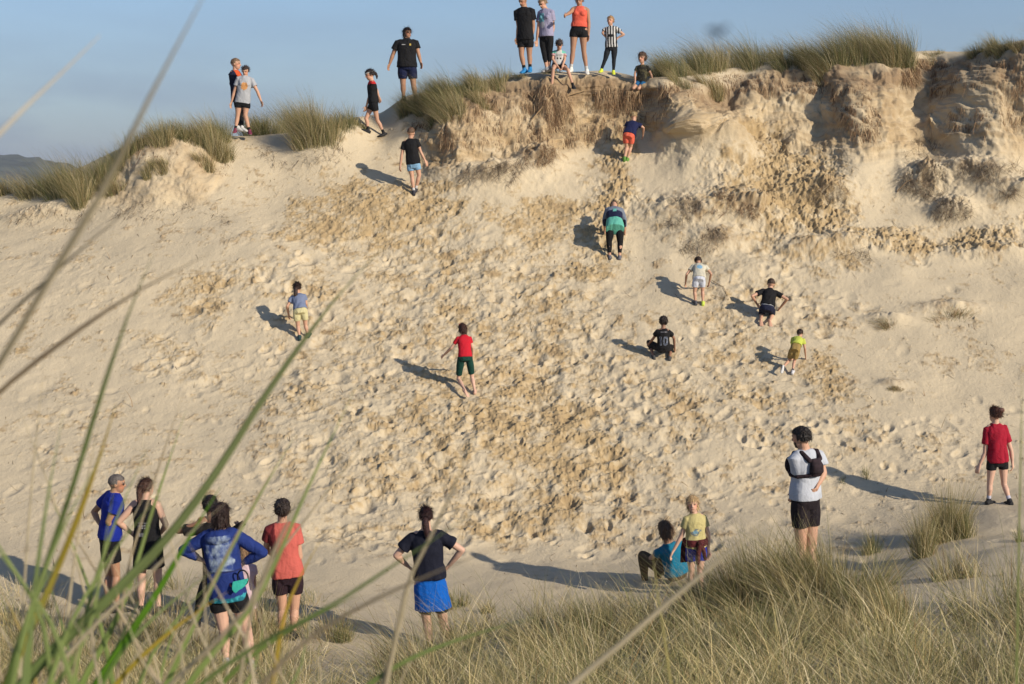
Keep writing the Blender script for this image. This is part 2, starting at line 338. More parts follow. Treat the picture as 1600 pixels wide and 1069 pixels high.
def sand_material():
    m, t, b = mat_new('sand'); nd = t.nodes; lk = t.links.new
    a = nd.new('ShaderNodeAttribute'); a.attribute_name = 'soil'
    sp_ = nd.new('ShaderNodeSeparateColor'); lk(a.outputs['Color'], sp_.inputs[0])
    g = nd.new('ShaderNodeNewGeometry')
    def noise(scale, det, rough=.6, vec=None):
        n = nd.new('ShaderNodeTexNoise'); n.inputs['Scale'].default_value = scale; n.inputs['Detail'].default_value = det; n.inputs['Roughness'].default_value = rough
        lk(vec or g.outputs['Position'], n.inputs['Vector']); return n
    def mix(A, B, f):
        x = nd.new('ShaderNodeMix'); x.data_type = 'RGBA'
        for k, val in (('A', A), ('B', B)):
            if isinstance(val, tuple): x.inputs[k].default_value = (*val, 1)
            else: lk(val, x.inputs[k])
        lk(f, x.inputs['Factor']) if not isinstance(f, float) else x.inputs['Factor'].__setattr__('default_value', f)
        return x.outputs['Result']
    big = noise(.5, 4); dry = mix((.545, .462, .325), (.475, .398, .275), big.outputs['Fac'])
    gr = noise(60, 5, .7); dry = mix(dry, (.40, .33, .235), gr.outputs['Fac']) if False else dry
    mid = noise(5, 6, .65); damp = mix((.435, .330, .185), (.31, .222, .118), mid.outputs['Fac'])
    bank = mix((.43, .32, .19), (.34, .24, .135), noise(3, 5, .65).outputs['Fac']); dry = mix(dry, bank, sp_.outputs['Blue'])
    c = mix(dry, damp, sp_.outputs['Red'])
    mpv = nd.new('ShaderNodeMapping'); mpv.inputs['Scale'].default_value = (16, 16, 3); lk(g.outputs['Position'], mpv.inputs['Vector'])
    fib = noise(1.6, 7, .7, mpv.outputs['Vector'])
    humus = mix((.13, .082, .045), (.33, .24, .15), fib.outputs['Fac'])
    c = mix(c, humus, sp_.outputs['Green'])
    sp2 = noise(38, 6, .75); rr = nd.new('ShaderNodeMapRange'); rr.inputs['From Min'].default_value = .62; rr.inputs['From Max'].default_value = .78; rr.inputs['To Max'].default_value = .5
    lk(sp2.outputs['Fac'], rr.inputs['Value']); c = mix(c, (.25, .18, .11), rr.outputs['Result'])
    lk(c, b.inputs['Base Color']); b.inputs['Roughness'].default_value = .95; b.inputs['Specular IOR Level'].default_value = .1
    b1 = nd.new('ShaderNodeBump'); b1.inputs['Strength'].default_value = .55; b1.inputs['Distance'].default_value = .03
    f1 = noise(22, 8, .72); lk(f1.outputs['Fac'], b1.inputs['Height']); lk(b1.outputs[0], b.inputs['Normal'])
    return m
M_SAND = sand_material()
dune = mesh_np('sand_dune', np.stack([X, Y, Z], -1).reshape(-1, 3), Fq, M_SAND, attrs={'soil': C})
tag(dune, 'pale sand dune face churned by footprints under an eroded crest', kind='structure')

US_, VS_ = proj(X, Y, Z); VS_ = np.ascontiguousarray(VS_.T)
def ground_pt(u, v, tmin=7.0, tmax=17.3):
    """world point of the sand seen at picture position u, v (nearest visible row of that column)"""
    j = int(np.clip(np.searchsorted(us, u), 0, nu_ - 1))
    a, b = np.searchsorted(tp, tmin), np.searchsorted(tp, tmax, 'right')
    i = int(np.argmin(np.abs(VS_[j, a:b] - v))) + int(a); return Vector((X[i, j], Y[i, j], Z[i, j])), (i, j)
def ground_z(x, y):
    """height of the sand under world x, y"""
    j = int(np.clip(np.searchsorted(us, proj(x, y, -1.0)[0]), 0, nu_ - 1))
    for _ in range(3):
        i = int(np.argmin(np.abs(Y[:, j] - y))); j = int(np.clip(np.searchsorted(us, proj(x, y, Z[i, j])[0]), 0, nu_ - 1))
    i = int(np.argmin(np.abs(Y[:, j] - y))); return float(Z[i, j])

# ground that carries on to the horizon, and the wooded headland at the far left
m_g, t_g, b_g = mat_new('far_ground'); nn = t_g.nodes.new('ShaderNodeTexNoise'); nn.inputs['Scale'].default_value = .02
rr_ = t_g.nodes.new('ShaderNodeValToRGB'); rr_.color_ramp.elements[0].color = (.06, .07, .035, 1); rr_.color_ramp.elements[1].color = (.16, .15, .08, 1)
t_g.links.new(nn.outputs['Fac'], rr_.inputs['Fac']); t_g.links.new(rr_.outputs['Color'], b_g.inputs['Base Color']); b_g.inputs['Roughness'].default_value = .95
k = 96; ang = np.linspace(0, 2 * math.pi, k, endpoint=False); rad = [0.0, 40, 120, 400, 1500, 6000, 15000]
gv = [(0, 30, -7.4)]; gf = []
for r_ in rad[1:]: gv += [(r_ * math.cos(a), 30 + r_ * math.sin(a), -7.4) for a in ang]
gft = []
for q in range(len(rad) - 2):
    for i in range(k): gft.append((1 + q * k + i, 1 + q * k + (i + 1) % k, 1 + (q + 1) * k + (i + 1) % k, 1 + (q + 1) * k + i))
for i in range(k): gft.append((0, 1 + i, 1 + (i + 1) % k, 0))
me = bpy.data.meshes.new('ground'); me.from_pydata(gv, [], [f if f[0] != f[3] else f[:3] for f in gft]); me.materials.append(m_g)
go = bpy.data.objects.new('ground', me); col.objects.link(go); tag(go, kind='structure')

hx = np.linspace(-900, 60, 260); hy = np.linspace(900, 1500, 60); HX, HY = np.meshgrid(hx, hy)
ridge = 27 * np.exp(-((HX + 440) / 75) ** 2) + 22 * np.exp(-((HX + 560) / 90) ** 2) + 6 * np.exp(-((HX + 120) / 340) ** 2)
HZ = -7.4 + ridge * np.exp(-((HY - 1250) / 190) ** 2) + 5 * fbm(HX * .03, HY * .03, 300, 4, .6) * np.clip(ridge / 20, 0, 1) + 3.0 * fbm(HX * .12, HY * .12, 310, 3, .6) * np.clip(ridge / 12, 0, 1)
HZ -= 1.0
m_h, t_h, b_h = mat_new('headland_woods'); nn = t_h.nodes.new('ShaderNodeTexNoise'); nn.inputs['Scale'].default_value = .06; nn.inputs['Detail'].default_value = 6
rr_ = t_h.nodes.new('ShaderNodeValToRGB'); rr_.color_ramp.elements[0].position = .35; rr_.color_ramp.elements[1].position = .65
rr_.color_ramp.elements[0].color = (.020, .030, .028, 1); rr_.color_ramp.elements[1].color = (.060, .072, .055, 1)
g_ = t_h.nodes.new('ShaderNodeNewGeometry'); t_h.links.new(g_.outputs['Position'], nn.inputs['Vector'])
t_h.links.new(nn.outputs['Fac'], rr_.inputs['Fac']); t_h.links.new(rr_.outputs['Color'], b_h.inputs['Base Color']); b_h.inputs['Roughness'].default_value = .95
idh = np.arange(HX.size).reshape(HX.shape); Fh = np.stack([idh[:-1, :-1], idh[:-1, 1:], idh[1:, 1:], idh[1:, :-1]], -1).reshape(-1, 4)
hills = mesh_np('hills', np.stack([HX, HY, HZ], -1).reshape(-1, 3), Fh, m_h)
tag(hills, 'wooded headland beyond the dunes', kind='structure')
# ================================================================== people
def vec(p): return np.array(p, dtype=float)
def nrm(v): return v / (np.linalg.norm(v) + 1e-9)
class Acc:
    """collects closed shapes; fuse() welds them into ONE continuous surface"""
    def __init__(s): s.v = []; s.f = []; s.n = 0
    def rings(s, rings):
        """rings: list of (m,3) arrays, closed with end fans"""
        m = len(rings[0]); b = s.n; k = len(rings)
        s.v.append(np.concatenate(rings + [rings[0].mean(0)[None], rings[-1].mean(0)[None]]))
        for i in range(k - 1):
            for j in range(m):
                j2 = (j + 1) % m
                s.f.append((b + i * m + j, b + i * m + j2, b + (i + 1) * m + j2)); s.f.append((b + i * m + j, b + (i + 1) * m + j2, b + (i + 1) * m + j))
        c0 = b + k * m; c1 = c0 + 1
        for j in range(m):
            j2 = (j + 1) % m
            s.f.append((c0, b + j2, b + j)); s.f.append((c1, b + (k - 1) * m + j, b + (k - 1) * m + j2))
        s.n += k * m + 2
    def loft(s, secs, m=20, sq=2.3):
        """secs: (centre, axisA*halfwidth, axisB*halfdepth)"""
        t = np.linspace(0, 2 * math.pi, m, endpoint=False); ca, sa = np.cos(t), np.sin(t)
        ex = np.sign(ca) * np.abs(ca) ** (2 / sq); ey = np.sign(sa) * np.abs(sa) ** (2 / sq)
        s.rings([vec(c)[None] + ex[:, None] * vec(A)[None] + ey[:, None] * vec(B)[None] for c, A, B in secs])
    def tube(s, pts, rad, m=12, round_=True):
        """limb through pts with radii, rounded (or cut flat) at both ends"""
        pts = [vec(p) for p in pts]; secs = []; n = len(pts)
        for i in range(n):
            d = nrm(pts[min(i + 1, n - 1)] - pts[max(i - 1, 0)])
            r = np.cross(d, (0, 0, 1.0)) if abs(d[2]) < .9 else np.cross(d, (1.0, 0, 0)); r = nrm(r); q = np.cross(d, r)
            if i == 0:
                ref = r
            else:
                r = nrm(ref - d * np.dot(ref, d)); q = np.cross(d, r); ref = r
            if i == 0 and round_:
                for a in (80, 55, 28): secs.append((pts[0] - d * rad[0] * math.sin(R(a)), r * rad[0] * math.cos(R(a)), q * rad[0] * math.cos(R(a))))
            secs.append((pts[i], r * rad[i], q * rad[i]))
            if i == n - 1 and round_ is True:
                for a in (28, 55, 80): secs.append((pts[-1] + d * rad[-1] * math.sin(R(a)), r * rad[-1] * math.cos(R(a)), q * rad[-1] * math.cos(R(a))))
        s.loft(secs, m, 2.0)
    def ball(s, c, ax, m=16):
        """ax: three axis vectors scaled by radii"""
        secs = []
        for a in np.linspace(-84, 84, 11): secs.append((vec(c) + vec(ax[2]) * math.sin(R(a)), vec(ax[0]) * math.cos(R(a)), vec(ax[1]) * math.cos(R(a))))
        s.loft(secs, m, 2.0)
    def fuse(s, voxel, smooth=2, origin=(0, 0, 0)):
        V = np.concatenate(s.v) - vec(origin)[None]
        me = bpy.data.meshes.new('tmp'); me.from_pydata(V.tolist(), [], s.f); me.update()
        o = bpy.data.objects.new('tmp', me); col.objects.link(o)
        m = o.modifiers.new('r', 'REMESH'); m.mode = 'VOXEL'; m.voxel_size = voxel; m.use_smooth_shade = True
        if smooth: k = o.modifiers.new('s', 'SMOOTH'); k.factor = .5; k.iterations = smooth
        dg = bpy.context.evaluated_depsgraph_get(); dg.update()
        r = bpy.data.meshes.new_from_object(o.evaluated_get(dg))
        bpy.data.objects.remove(o); bpy.data.meshes.remove(me)
        return r
def mesh_co(me):
    a = np.empty(len(me.vertices) * 3, dtype=np.float32); me.vertices.foreach_get('co', a); return a.reshape(-1, 3).astype(float)
def set_tone(me, c, name='tone'):
    a = me.color_attributes.new(name, 'FLOAT_COLOR', 'POINT'); k = np.ones((len(me.vertices), 4), dtype=np.float32); k[:, :3] = c
    a.data.foreach_set('color', k.ravel())
def put(name, me, mat, parent):
    me.name = name; me.materials.clear(); me.materials.append(mat)
    o = bpy.data.objects.new(name, me); col.objects.link(o); o.parent = parent
    me.polygons.foreach_set('use_smooth', np.ones(len(me.polygons), dtype=bool))
    return o
def body_mat(name, rough, spec, scale, bump, var, dist=.02, gain=1.0):
    m, t, b = mat_new(name); nd = t.nodes; lk = t.links.new
    a = nd.new('ShaderNodeAttribute'); a.attribute_name = 'tone'; tc = nd.new('ShaderNodeTexCoord')
    n = nd.new('ShaderNodeTexNoise'); n.inputs['Scale'].default_value = scale; n.inputs['Detail'].default_value = 4; n.inputs['Distortion'].default_value = .8
    lk(tc.outputs['Object'], n.inputs['Vector'])
    r = nd.new('ShaderNodeMapRange'); r.inputs['To Min'].default_value = gain * (1 - var); r.inputs['To Max'].default_value = gain * (1 + var); lk(n.outputs['Fac'], r.inputs['Value'])
    x = nd.new('ShaderNodeVectorMath'); x.operation = 'SCALE'; lk(a.outputs['Color'], x.inputs[0]); lk(r.outputs[0], x.inputs['Scale']); lk(x.outputs[0], b.inputs['Base Color'])
    bp = nd.new('ShaderNodeBump'); bp.inputs['Strength'].default_value = bump; bp.inputs['Distance'].default_value = dist; lk(n.outputs['Fac'], bp.inputs['Height']); lk(bp.outputs[0], b.inputs['Normal'])
    b.inputs['Roughness'].default_value = rough; b.inputs['Specular IOR Level'].default_value = spec
    return m
M_SKIN = body_mat('skin', .55, .35, 12, .15, .10, .01)
M_FAB = body_mat('fabric', .85, .2, 9, .55, .14, .035, .63)
M_HAIR = body_mat('hair_fibre', .5, .4, 45, .9, .35, .02)
M_SHOE = body_mat('shoe_mesh', .7, .3, 30, .3, .12, .01)
M_PLA = body_mat('dark_plastic', .3, .5, 5, .0, .03)

FAIR = (.46, .265, .18); TAN = (.34, .185, .115); PALE = (.52, .325, .24); BROWN = (.24, .125, .08)
def fwd(yaw): return vec((math.sin(R(yaw)), -math.cos(R(yaw)), 0))
def left(yaw): return vec((math.cos(R(yaw)), math.sin(R(yaw)), 0))

def hand(acc, w, d, palm_n, thumb, H, curl=.5, k=1.0):
    """palm, four unequal bent fingers and a thumb leaving the side of the palm. w wrist, d along, palm_n normal the fingers curl towards"""
    d = nrm(d); n = nrm(palm_n - d * np.dot(palm_n, d)); t = nrm(thumb - d * np.dot(thumb, d) - n * np.dot(thumb, n))
    L_ = .052 * H * k; hw = .023 * H * k; th = .0105 * H * k
    acc.loft([(w - d * .012, t * .016 * H, n * .012 * H), (w + d * L_ * .35, t * hw * .95, n * th), (w + d * L_ * .8, t * hw * 1.08, n * th * .95), (w + d * L_ * 1.02, t * hw, n * th * .75)], 14, 2.6)
    r = max(.0050 * H, .0062)
    for q, (off, ln) in enumerate(((.80, .040), (.28, .046), (-.25, .043), (-.76, .034))):
        b = w + d * L_ * .92 + t * hw * off; ln *= H * k; c0 = curl * (.7 + .12 * q)
        d1 = nrm(d * math.cos(c0 * .8) + n * math.sin(c0 * .8) + t * off * .12); d2 = nrm(d * math.cos(c0 * 2.0) + n * math.sin(c0 * 2.0))
        p1 = b + d1 * ln * .52; p2 = p1 + d2 * ln * .5
        acc.tube([b, p1, p2], [r * 1.1, r, r * .85], 8)
    b = w + d * L_ * .25 + t * hw * .8
    p1 = b + nrm(d * .75 + t * .8 + n * .25) * .024 * H * k; p2 = p1 + nrm(d * .95 + t * .3 + n * .4) * .022 * H * k
    acc.tube([b, p1, p2], [r * 1.35, r * 1.2, r], 8)

def head_shape(acc, c, up, f, hh, H):
    """skull, jaw, nose, ears; hh = head height"""
    l = nrm(np.cross(up, f))
    acc.ball(c + up * hh * .10 - f * hh * .03, (l * hh * .335, f * hh * .43, up * hh * .40))
    acc.ball(c - up * hh * .20 + f * hh * .13, (l * hh * .25, f * hh * .26, up * hh * .30))
    acc.ball(c - up * hh * .38 + f * hh * .25, (l * hh * .12, f * hh * .12, up * hh * .10))        # chin
    acc.loft([(c + up * hh * .06 + f * hh * .36, l * hh * .035, f * hh * .05), (c - up * hh * .06 + f * hh * .42, l * hh * .05, f * hh * .07), (c - up * hh * .12 + f * hh * .44, l * hh * .075, f * hh * .06), (c - up * hh * .15 + f * hh * .38, l * hh * .05, f * hh * .03)], 10)
    acc.ball(c - up * hh * .255 + f * hh * .36, (l * hh * .10, f * hh * .05, up * hh * .025))      # lips
    acc.ball(c + up * hh * .13 + f * hh * .35, (l * hh * .22, f * hh * .06, up * hh * .03))        # brow
    for s_ in (-1, 1): acc.ball(c - up * hh * .04 + l * s_ * hh * .33 - f * hh * .05, (l * hh * .035, f * hh * .07, up * hh * .11))

def hair_mesh(c, up, f, hh, style, seed=0, length=1.0, origin=(0, 0, 0)):
    l = nrm(np.cross(up, f))
    bm = bmesh.new(); bmesh.ops.create_icosphere(bm, subdivisions=5, radius=1.0)
    P = np.array([v.co[:] for v in bm.verts]); me = bpy.data.meshes.new('hair'); bm.to_mesh(me); bm.free()
    x, y, z = P[:, 0], P[:, 1], P[:, 2]              # x side, y forward, z up
    rs = vec((.335, .43, .40)) * hh
    grow = 1.10
    if style in ('curly', 'mop'): grow = 1.24
    if style == 'crop': grow = 1.045
    nz_ = fbm(x * 3 + 10 * seed, y * 3 + z * 2.3, 400 + seed, 4, .6); nz2 = fbm(x * 8 + 3 * seed, z * 8 + y * 3, 420 + seed, 3, .6)
    amp = {'curly': .22, 'mop': .14, 'crop': .03, 'bob': .09, 'short': .10, 'tied': .06, 'long': .10}[style]
    r = grow + amp * nz_ + amp * .6 * nz2
    # the hairline: the face and the front of the neck stay bare
    hl = .35 if style in ('tied', 'crop', 'short') else .28
    low = {'crop': -.25, 'short': -.45, 'tied': -.45, 'curly': -.75, 'mop': -.65, 'bob': -2, 'long': -2}[style]
    bare = np.maximum(sstep(.15, .42, y - .55 * np.maximum(z - hl, 0) * 2.4) * (z < hl + .25) , 0)
    bare = np.where((y > .12) & (z < hl + .12 * nz_), sstep(.10, .34, y) , bare * 0)
    nape = 1 - sstep(low - .18, low + .06, z)
    r = r * (1 - np.clip(bare + nape, 0, 1) * .24)
    Q = P * r[:, None] * rs[None, :]
    if style in ('bob', 'long'):
        k = sstep(.15, -.85, z) if False else np.clip((0.1 - z) / 1.0, 0, 1)
        dn = k * (1 - np.clip(bare, 0, 1)) * hh * (.42 if style == 'bob' else .85) * length
        Q[:, 2] -= dn; sc_ = 1 + .12 * k * (1 if style == 'bob' else .8)
        Q[:, 0] *= sc_; Q[:, 1] *= np.where(y < .2, sc_, 1)
        low_ = (z < -.55); Q[low_, 1] -= .03 * hh
        Q[:, 0] += (fbm(z * 2 + seed, x * 4, 440 + seed, 2) * .08 * hh) * k; Q[:, 1] += (fbm(z * 2, x * 5 + y * 4, 450 + seed, 2) * .08 * hh) * k
    W = c[None] + up[None] * (hh * .10) - f[None] * hh * .03 + Q[:, :1] * l[None] + Q[:, 1:2] * f[None] + Q[:, 2:] * up[None] - vec(origin)[None]
    me.vertices.foreach_set('co', W.astype(np.float32).ravel()); me.update()
    return me

def strand_hair(hm, c, up, f, hh, style, colr, seed):
    """adds loose locks over the shell of hair so the outline breaks up"""
    rgs = np.random.default_rng(seed); hv = mesh_co(hm); nn = np.empty(len(hv) * 3, dtype=np.float32); hm.vertices.foreach_get('normal', nn); nn = nn.reshape(-1, 3)
    l = nrm(np.cross(up, f)); rel = hv - c[None]; z = rel @ up / hh; y = rel @ f / hh
    r_ = np.linalg.norm((rel - up[None] * hh * .1) / np.array([1.0]), axis=1)
    ok = np.where((r_ > .36 * hh) & (z > {'crop': -.10, 'short': -.30, 'tied': -.25, 'curly': -.5, 'mop': -.45, 'bob': -.9, 'long': -1.2}[style]) & ~((y > .28) & (z < .32)))[0]
    n = {'crop': 500, 'short': 600, 'tied': 500, 'curly': 900, 'mop': 900, 'bob': 700, 'long': 700}[style]; k = rgs.choice(ok, n)
    P = hv[k]; N_ = nn[k]
    back = {'crop': .2, 'short': .3, 'tied': 1.0}.get(style, .1); dn = {'crop': .5, 'short': .7, 'tied': .25, 'curly': .5, 'mop': .6}.get(style, 1.3)
    d = -up[None] * dn - f[None] * back + rgs.normal(0, .35 if style not in ('curly', 'mop') else .9, (n, 3)); d -= N_ * (d * N_).sum(1, keepdims=True)
    d /= np.linalg.norm(d, axis=1, keepdims=True) + 1e-6; d += N_ * {'crop': .45, 'short': .30, 'tied': .08, 'curly': .55, 'mop': .5}.get(style, .12)
    Ls = hh * {'crop': .10, 'short': .22, 'tied': .32, 'curly': .22, 'mop': .26}.get(style, .42) * rgs.uniform(.5, 1.2, n)
    t = np.linspace(0, 1, 4); dr = N_ * -.35 if style not in ('curly', 'mop') else rgs.normal(0, .6, (n, 3))
    Q = P[:, None] + Ls[:, None, None] * (d[:, None] * t[None, :, None] + dr[:, None] * (t ** 2)[None, :, None]) - N_[:, None] * .002
    sd = np.cross(d, N_); sd /= np.linalg.norm(sd, axis=1, keepdims=True) + 1e-6; w_ = hh * .030 * rgs.uniform(.5, 1.3, n)[:, None] * (1 - .8 * t)[None]
    A_ = Q - sd[:, None] * w_[..., None] * .5; B_ = Q + sd[:, None] * w_[..., None] * .5
    V2 = np.stack([A_, B_], 2).reshape(-1, 3); b_ = (np.arange(n) * 8)[:, None]; q = np.arange(3) * 2
    F2 = np.stack([b_ + q, b_ + q + 1, b_ + q + 3, b_ + q + 2], -1).reshape(-1, 4) + len(hv)
    me = bpy.data.meshes.new('hair'); fs = [tuple(p.vertices) for p in hm.polygons] + [tuple(x) for x in F2.tolist()]
    me.from_pydata(np.concatenate([hv, V2]).tolist(), [], fs); v1 = .8 + .5 * fbm(hv[:, 0] * 60, hv[:, 2] * 12, 500, 3); v2 = np.repeat(rgs.uniform(.55, 1.5, n), 8)
    set_tone(me, colr[None] * np.concatenate([v1, v2])[:, None]); return me

def person(label, crop, J, yaw, hp=None, H=None, head_yaw=None, hair=('short', (.05, .03, .02)), skin=FAIR, shirt=None, shorts=None, shoes=((.03, .03, .03),),
           sleeve=.55, hem=.02, leg=.55, loose=1.0, build=1.0, fem=False, child=False, group=None, tight=False, socks=None, tilt=None, extras=None,
           shoe_yaw=(10, -10), dD=0.0, name='person', curl=.5, headpitch=0.0, cap=None, tail=None, glasses=False, hd=None, seat=False, vox=.0075, nosleeve=False, pD=None):
    ox, oy, k = crop
    P2 = {a: (ox + p[0] / k, oy + p[1] / k, (p[2] if len(p) > 2 else 0)) for a, p in J.items()}
    # where the feet (or the seat) meet the sand gives the distance
    if pD is None:
        Ds = []
        for a in (('la', 'ra') if not seat else ('pel',)):
            g, ij = ground_pt(P2[a][0], P2[a][1] + (0 if seat else 3), 3.0); Ds.append(g.y)
        D0 = sum(Ds) / len(Ds) + dD
    else: D0 = pD
    s = F / D0
    if H is None: H = hp / s
    def W(a, dz=0):
        u, v, d = P2[a]; return vec(at(u, v, D0 + d))
    fb = fwd(yaw); lf = left(yaw); hy = yaw if head_yaw is None else head_yaw; fh = fwd(hy)
    neck, pel, hc = W('neck'), W('pel'), W('head')
    up = nrm(neck - pel); lf = nrm(lf - up * np.dot(lf, up)); fb = nrm(np.cross(lf, up)); 
    hh = H * (1 / 7.3 if not child else 1 / 6.4) if hd is None else hd
    sw = (.088 if fem else .099) * H * (1 + (build - 1) * .8) * (.93 if child else 1)
    hw = (.054 if fem else .049) * H * build
    shl, shr = neck + lf * sw - up * .036 * H, neck - lf * sw - up * .036 * H
    if 'lsh' in P2: shl = W('lsh')
    if 'rsh' in P2: shr = W('rsh')
    hpl, hpr = pel + lf * hw, pel - lf * hw
    lk_, rk_ = W('lk'), W('rk'); la, ra = W('la'), W('ra')
    foot_g = []
    for nm, a in (('la', la), ('ra', ra)):          # put each sole on the sand below it
        if len(J[nm]) <= 2:
            g, ij = ground_pt(P2[nm][0], P2[nm][1] + .030 * H * s, 3.0)
            a2 = vec((g.x, g.y, g.z)); 
            a2 = vec(at(P2[nm][0], P2[nm][1], min(max(g.y, D0 - .45), D0 + .45)))
            if nm == 'la': la = a2
            else: ra = a2
    base = vec((pel[0], (la[1] + ra[1]) / 2, min(la[2], ra[2]) - .035 * H)) if not seat else pel - vec((0, 0, .06 * H))
    root = bpy.data.objects.new(name, None); root.empty_display_size = .2; col.objects.link(root); root.location = base
    tag(root, label, 'person', group)
    # ---- the body, one continuous surface
    A = Acc(); b = build
    st = [(pel - up * .045 * H, .055, .050), (pel - up * .005 * H, .088 + .006 * fem, .062), (pel + (neck - pel) * .16, .086 + .006 * fem, .060), (pel + (neck - pel) * .38, .070 + .0 * fem, .050),
          (pel + (neck - pel) * .62, .082, .060), (pel + (neck - pel) * .80, .092, .060), (pel + (neck - pel) * .93, .085, .048), (neck + up * .012 * H, .045, .034)]
    A.loft([(c, lf * w_ * H * b * (.94 if child else 1), fb * d_ * H * b) for c, w_, d_ in st])
    if fem and not child:
        for q in (-1, 1): A.ball(pel + (neck - pel) * .70 + lf * q * .042 * H + fb * .045 * H, (lf * .034 * H, fb * .034 * H, up * .034 * H))
    upv = nrm(hc - neck); hup = nrm(vec((0, 0, 1)) * .75 + upv * .5) if tilt is None else nrm(vec(tilt))
    fh = nrm(fh - hup * np.dot(fh, hup)); 
    if headpitch: 
        l_ = np.cross(hup, fh); a_ = R(headpitch); fh, hup = nrm(fh * math.cos(a_) - hup * math.sin(a_)), nrm(hup * math.cos(a_) + fh * math.sin(a_))
    A.tube([neck - up * .02 * H, hc - hup * hh * .25 - fh * hh * .06], [.036 * H * min(b, 1.15), .031 * H], 14)
    head_shape(A, hc, hup, fh, hh, H)
    lb = b ** .6 * (1.0 if not child else .92)
    for q, sh, e, w_ in ((1, shl, 'le', 'lw'), (-1, shr, 're', 'rw')):
        E, Wp = W(e), W(w_)
        A.tube([sh - (sh - neck) * .30 + up * .004 * H, sh, sh + (E - sh) * .35, E], [.030 * H * lb, .033 * H * lb, .029 * H * lb, .0225 * H * lb])
        A.tube([E, E + (Wp - E) * .3, Wp], [.0225 * H * lb, .0235 * H * lb, .0150 * H * lb])
        d = nrm(Wp - E); inn = nrm(-lf * q * .8 + fb * .5 - up * .1)
        hd_ = d; 
        if extras and extras.get('hand_' + e[0]) is not None: hd_ = nrm(vec(extras['hand_' + e[0]]))
        hand(A, Wp + hd_ * .004, hd_, inn, fb + up * .3, H * (1.0 if not child else 1.05), curl)
    tf = .052 if fem else .049
    for q, hpj, kn, an in ((1, hpl, lk_, la), (-1, hpr, rk_, ra)):
        A.tube([hpj + up * .01 * H, hpj + (kn - hpj) * .30, hpj + (kn - hpj) * .75, kn], [tf * H * lb, tf * .96 * H * lb, .036 * H * lb, .031 * H * lb])
        bk = -fb * .008 * H
        A.tube([kn, kn + (an - kn) * .30 + bk, kn + (an - kn) * .70, an], [.030 * H * lb, .0325 * H * lb, .022 * H * lb, .0185 * H * lb])
        A.tube([an, an - vec((0, 0, .02 * H))], [.018 * H, .018 * H])
    me = A.fuse(vox, 2, base); co = mesh_co(me) + base
    # skin, brows, eyes, lips in the surface's own colour
    rel = co - hc[None]; hl = nrm(np.cross(hup, fh)); x = rel @ hl / hh; y = rel @ fh / hh; z = rel @ hup / hh
    c = np.tile(vec(skin), (len(co), 1)); on = (np.linalg.norm(rel, axis=1) < .62 * hh) & (y > .15)
    red = on & (np.abs(np.abs(x) - .18) < .10) & (np.abs(z + .10) < .12); c[red] = vec(skin) * (1.08, .86, .82)
    lip = on & (np.abs(x) < .10) & (np.abs(z + .255) < .028); c[lip] = vec(skin) * (.80, .50, .50)
    eye = on & (np.abs(np.abs(x) - .135) < .055) & (np.abs(z - .035) < .028); c[eye] = (.06, .04, .03)
    brow = on & (np.abs(np.abs(x) - .145) < .085) & (np.abs(z - .115) < .020); c[brow] = vec(hair[1]) * .9
    if extras and 'beard' in extras: c[on & (z < -.16) & (~lip) & (y > -.1)] = extras['beard']
    if extras and 'skin_fn' in extras: c = extras['skin_fn'](c, co, dict(shl=shl, shr=shr, neck=neck, pel=pel))
    set_tone(me, c); put('body', me, M_SKIN, root)
    # ---- hair
    if hair[0] != 'none':
        hm = hair_mesh(hc, hup, fh, hh, hair[0], seed=int(abs(P2['head'][0])) % 97, origin=base, length=(hair[2] if len(hair) > 2 else 1))
        hc_ = vec(hair[1]) * (.62 if sum(hair[1]) < .4 else .85)
        ho = put('hair', strand_hair(hm, hc - base, hup, fh, hh, hair[0], hc_, int(abs(P2['head'][0])) % 97), M_HAIR, root)
    if tail:                                          # tied-back hair: pts in head-heights (side, forward, up)
        T_ = Acc(); pts = [hc + hl * p[0] * hh + fh * p[1] * hh + hup * p[2] * hh for p in tail['pts']]
        T_.tube(pts, [r_ * hh for r_ in tail['r']], 12); tm = T_.fuse(max(.006, .03 * hh), 1, base); hv = mesh_co(tm)
        v_ = .75 + .6 * (fbm(hv[:, 0] * 60, hv[:, 2] * 10, 505, 3) + .5); set_tone(tm, vec(tail.get('c', hair[1]))[None] * v_[:, None] * (.62 if sum(hair[1]) < .4 else .85))
        put(tail.get('name', 'ponytail'), tm, M_HAIR, root)
    if cap is not None:                              # cap or hat crown with a peak, or a band
        K = Acc(); cc = hc + hup * hh * .10 - fh * hh * .03
        if cap[0] == 'band':
            secs = [(cc + hup * hh * (.10 + q) + fh * 0, hl * hh * .365, fh * hh * .465) for q in (-.05, 0, .05)]; K.loft(secs, 28, 2.0)
        elif cap[0] == 'bow':
            for q in (-1, 1): K.ball(hc + hup * hh * .42 + hl * hh * (.12 * q + .10) - fh * .05 * hh, (hl * hh * .12, fh * hh * .05, hup * hh * .09))
        else:
            K.loft([(cc + hup * hh * q, hl * hh * .365 * math.sqrt(max(.02, 1 - (q / .47) ** 2)) , fh * hh * .46 * math.sqrt(max(.02, 1 - (q / .47) ** 2))) for q in (.05, .15, .25, .34, .41, .455)], 24, 2.0)
            if cap[0] == 'cap': K.loft([(cc + hup * hh * .07 + fh * hh * .30, hl * hh * .26, hup * hh * .012), (cc + hup * hh * .06 + fh * hh * .55, hl * hh * .22, hup * hh * .012), (cc + hup * hh * .04 + fh * hh * .68, hl * hh * .12, hup * hh * .01)], 16, 2.6)
        km = K.fuse(.006, 1, base); set_tone(km, vec(cap[1])); put({'band': 'headband', 'bow': 'hair_bow', 'cap': 'cap', 'beanie': 'cap'}[cap[0]], km, M_FAB, root)
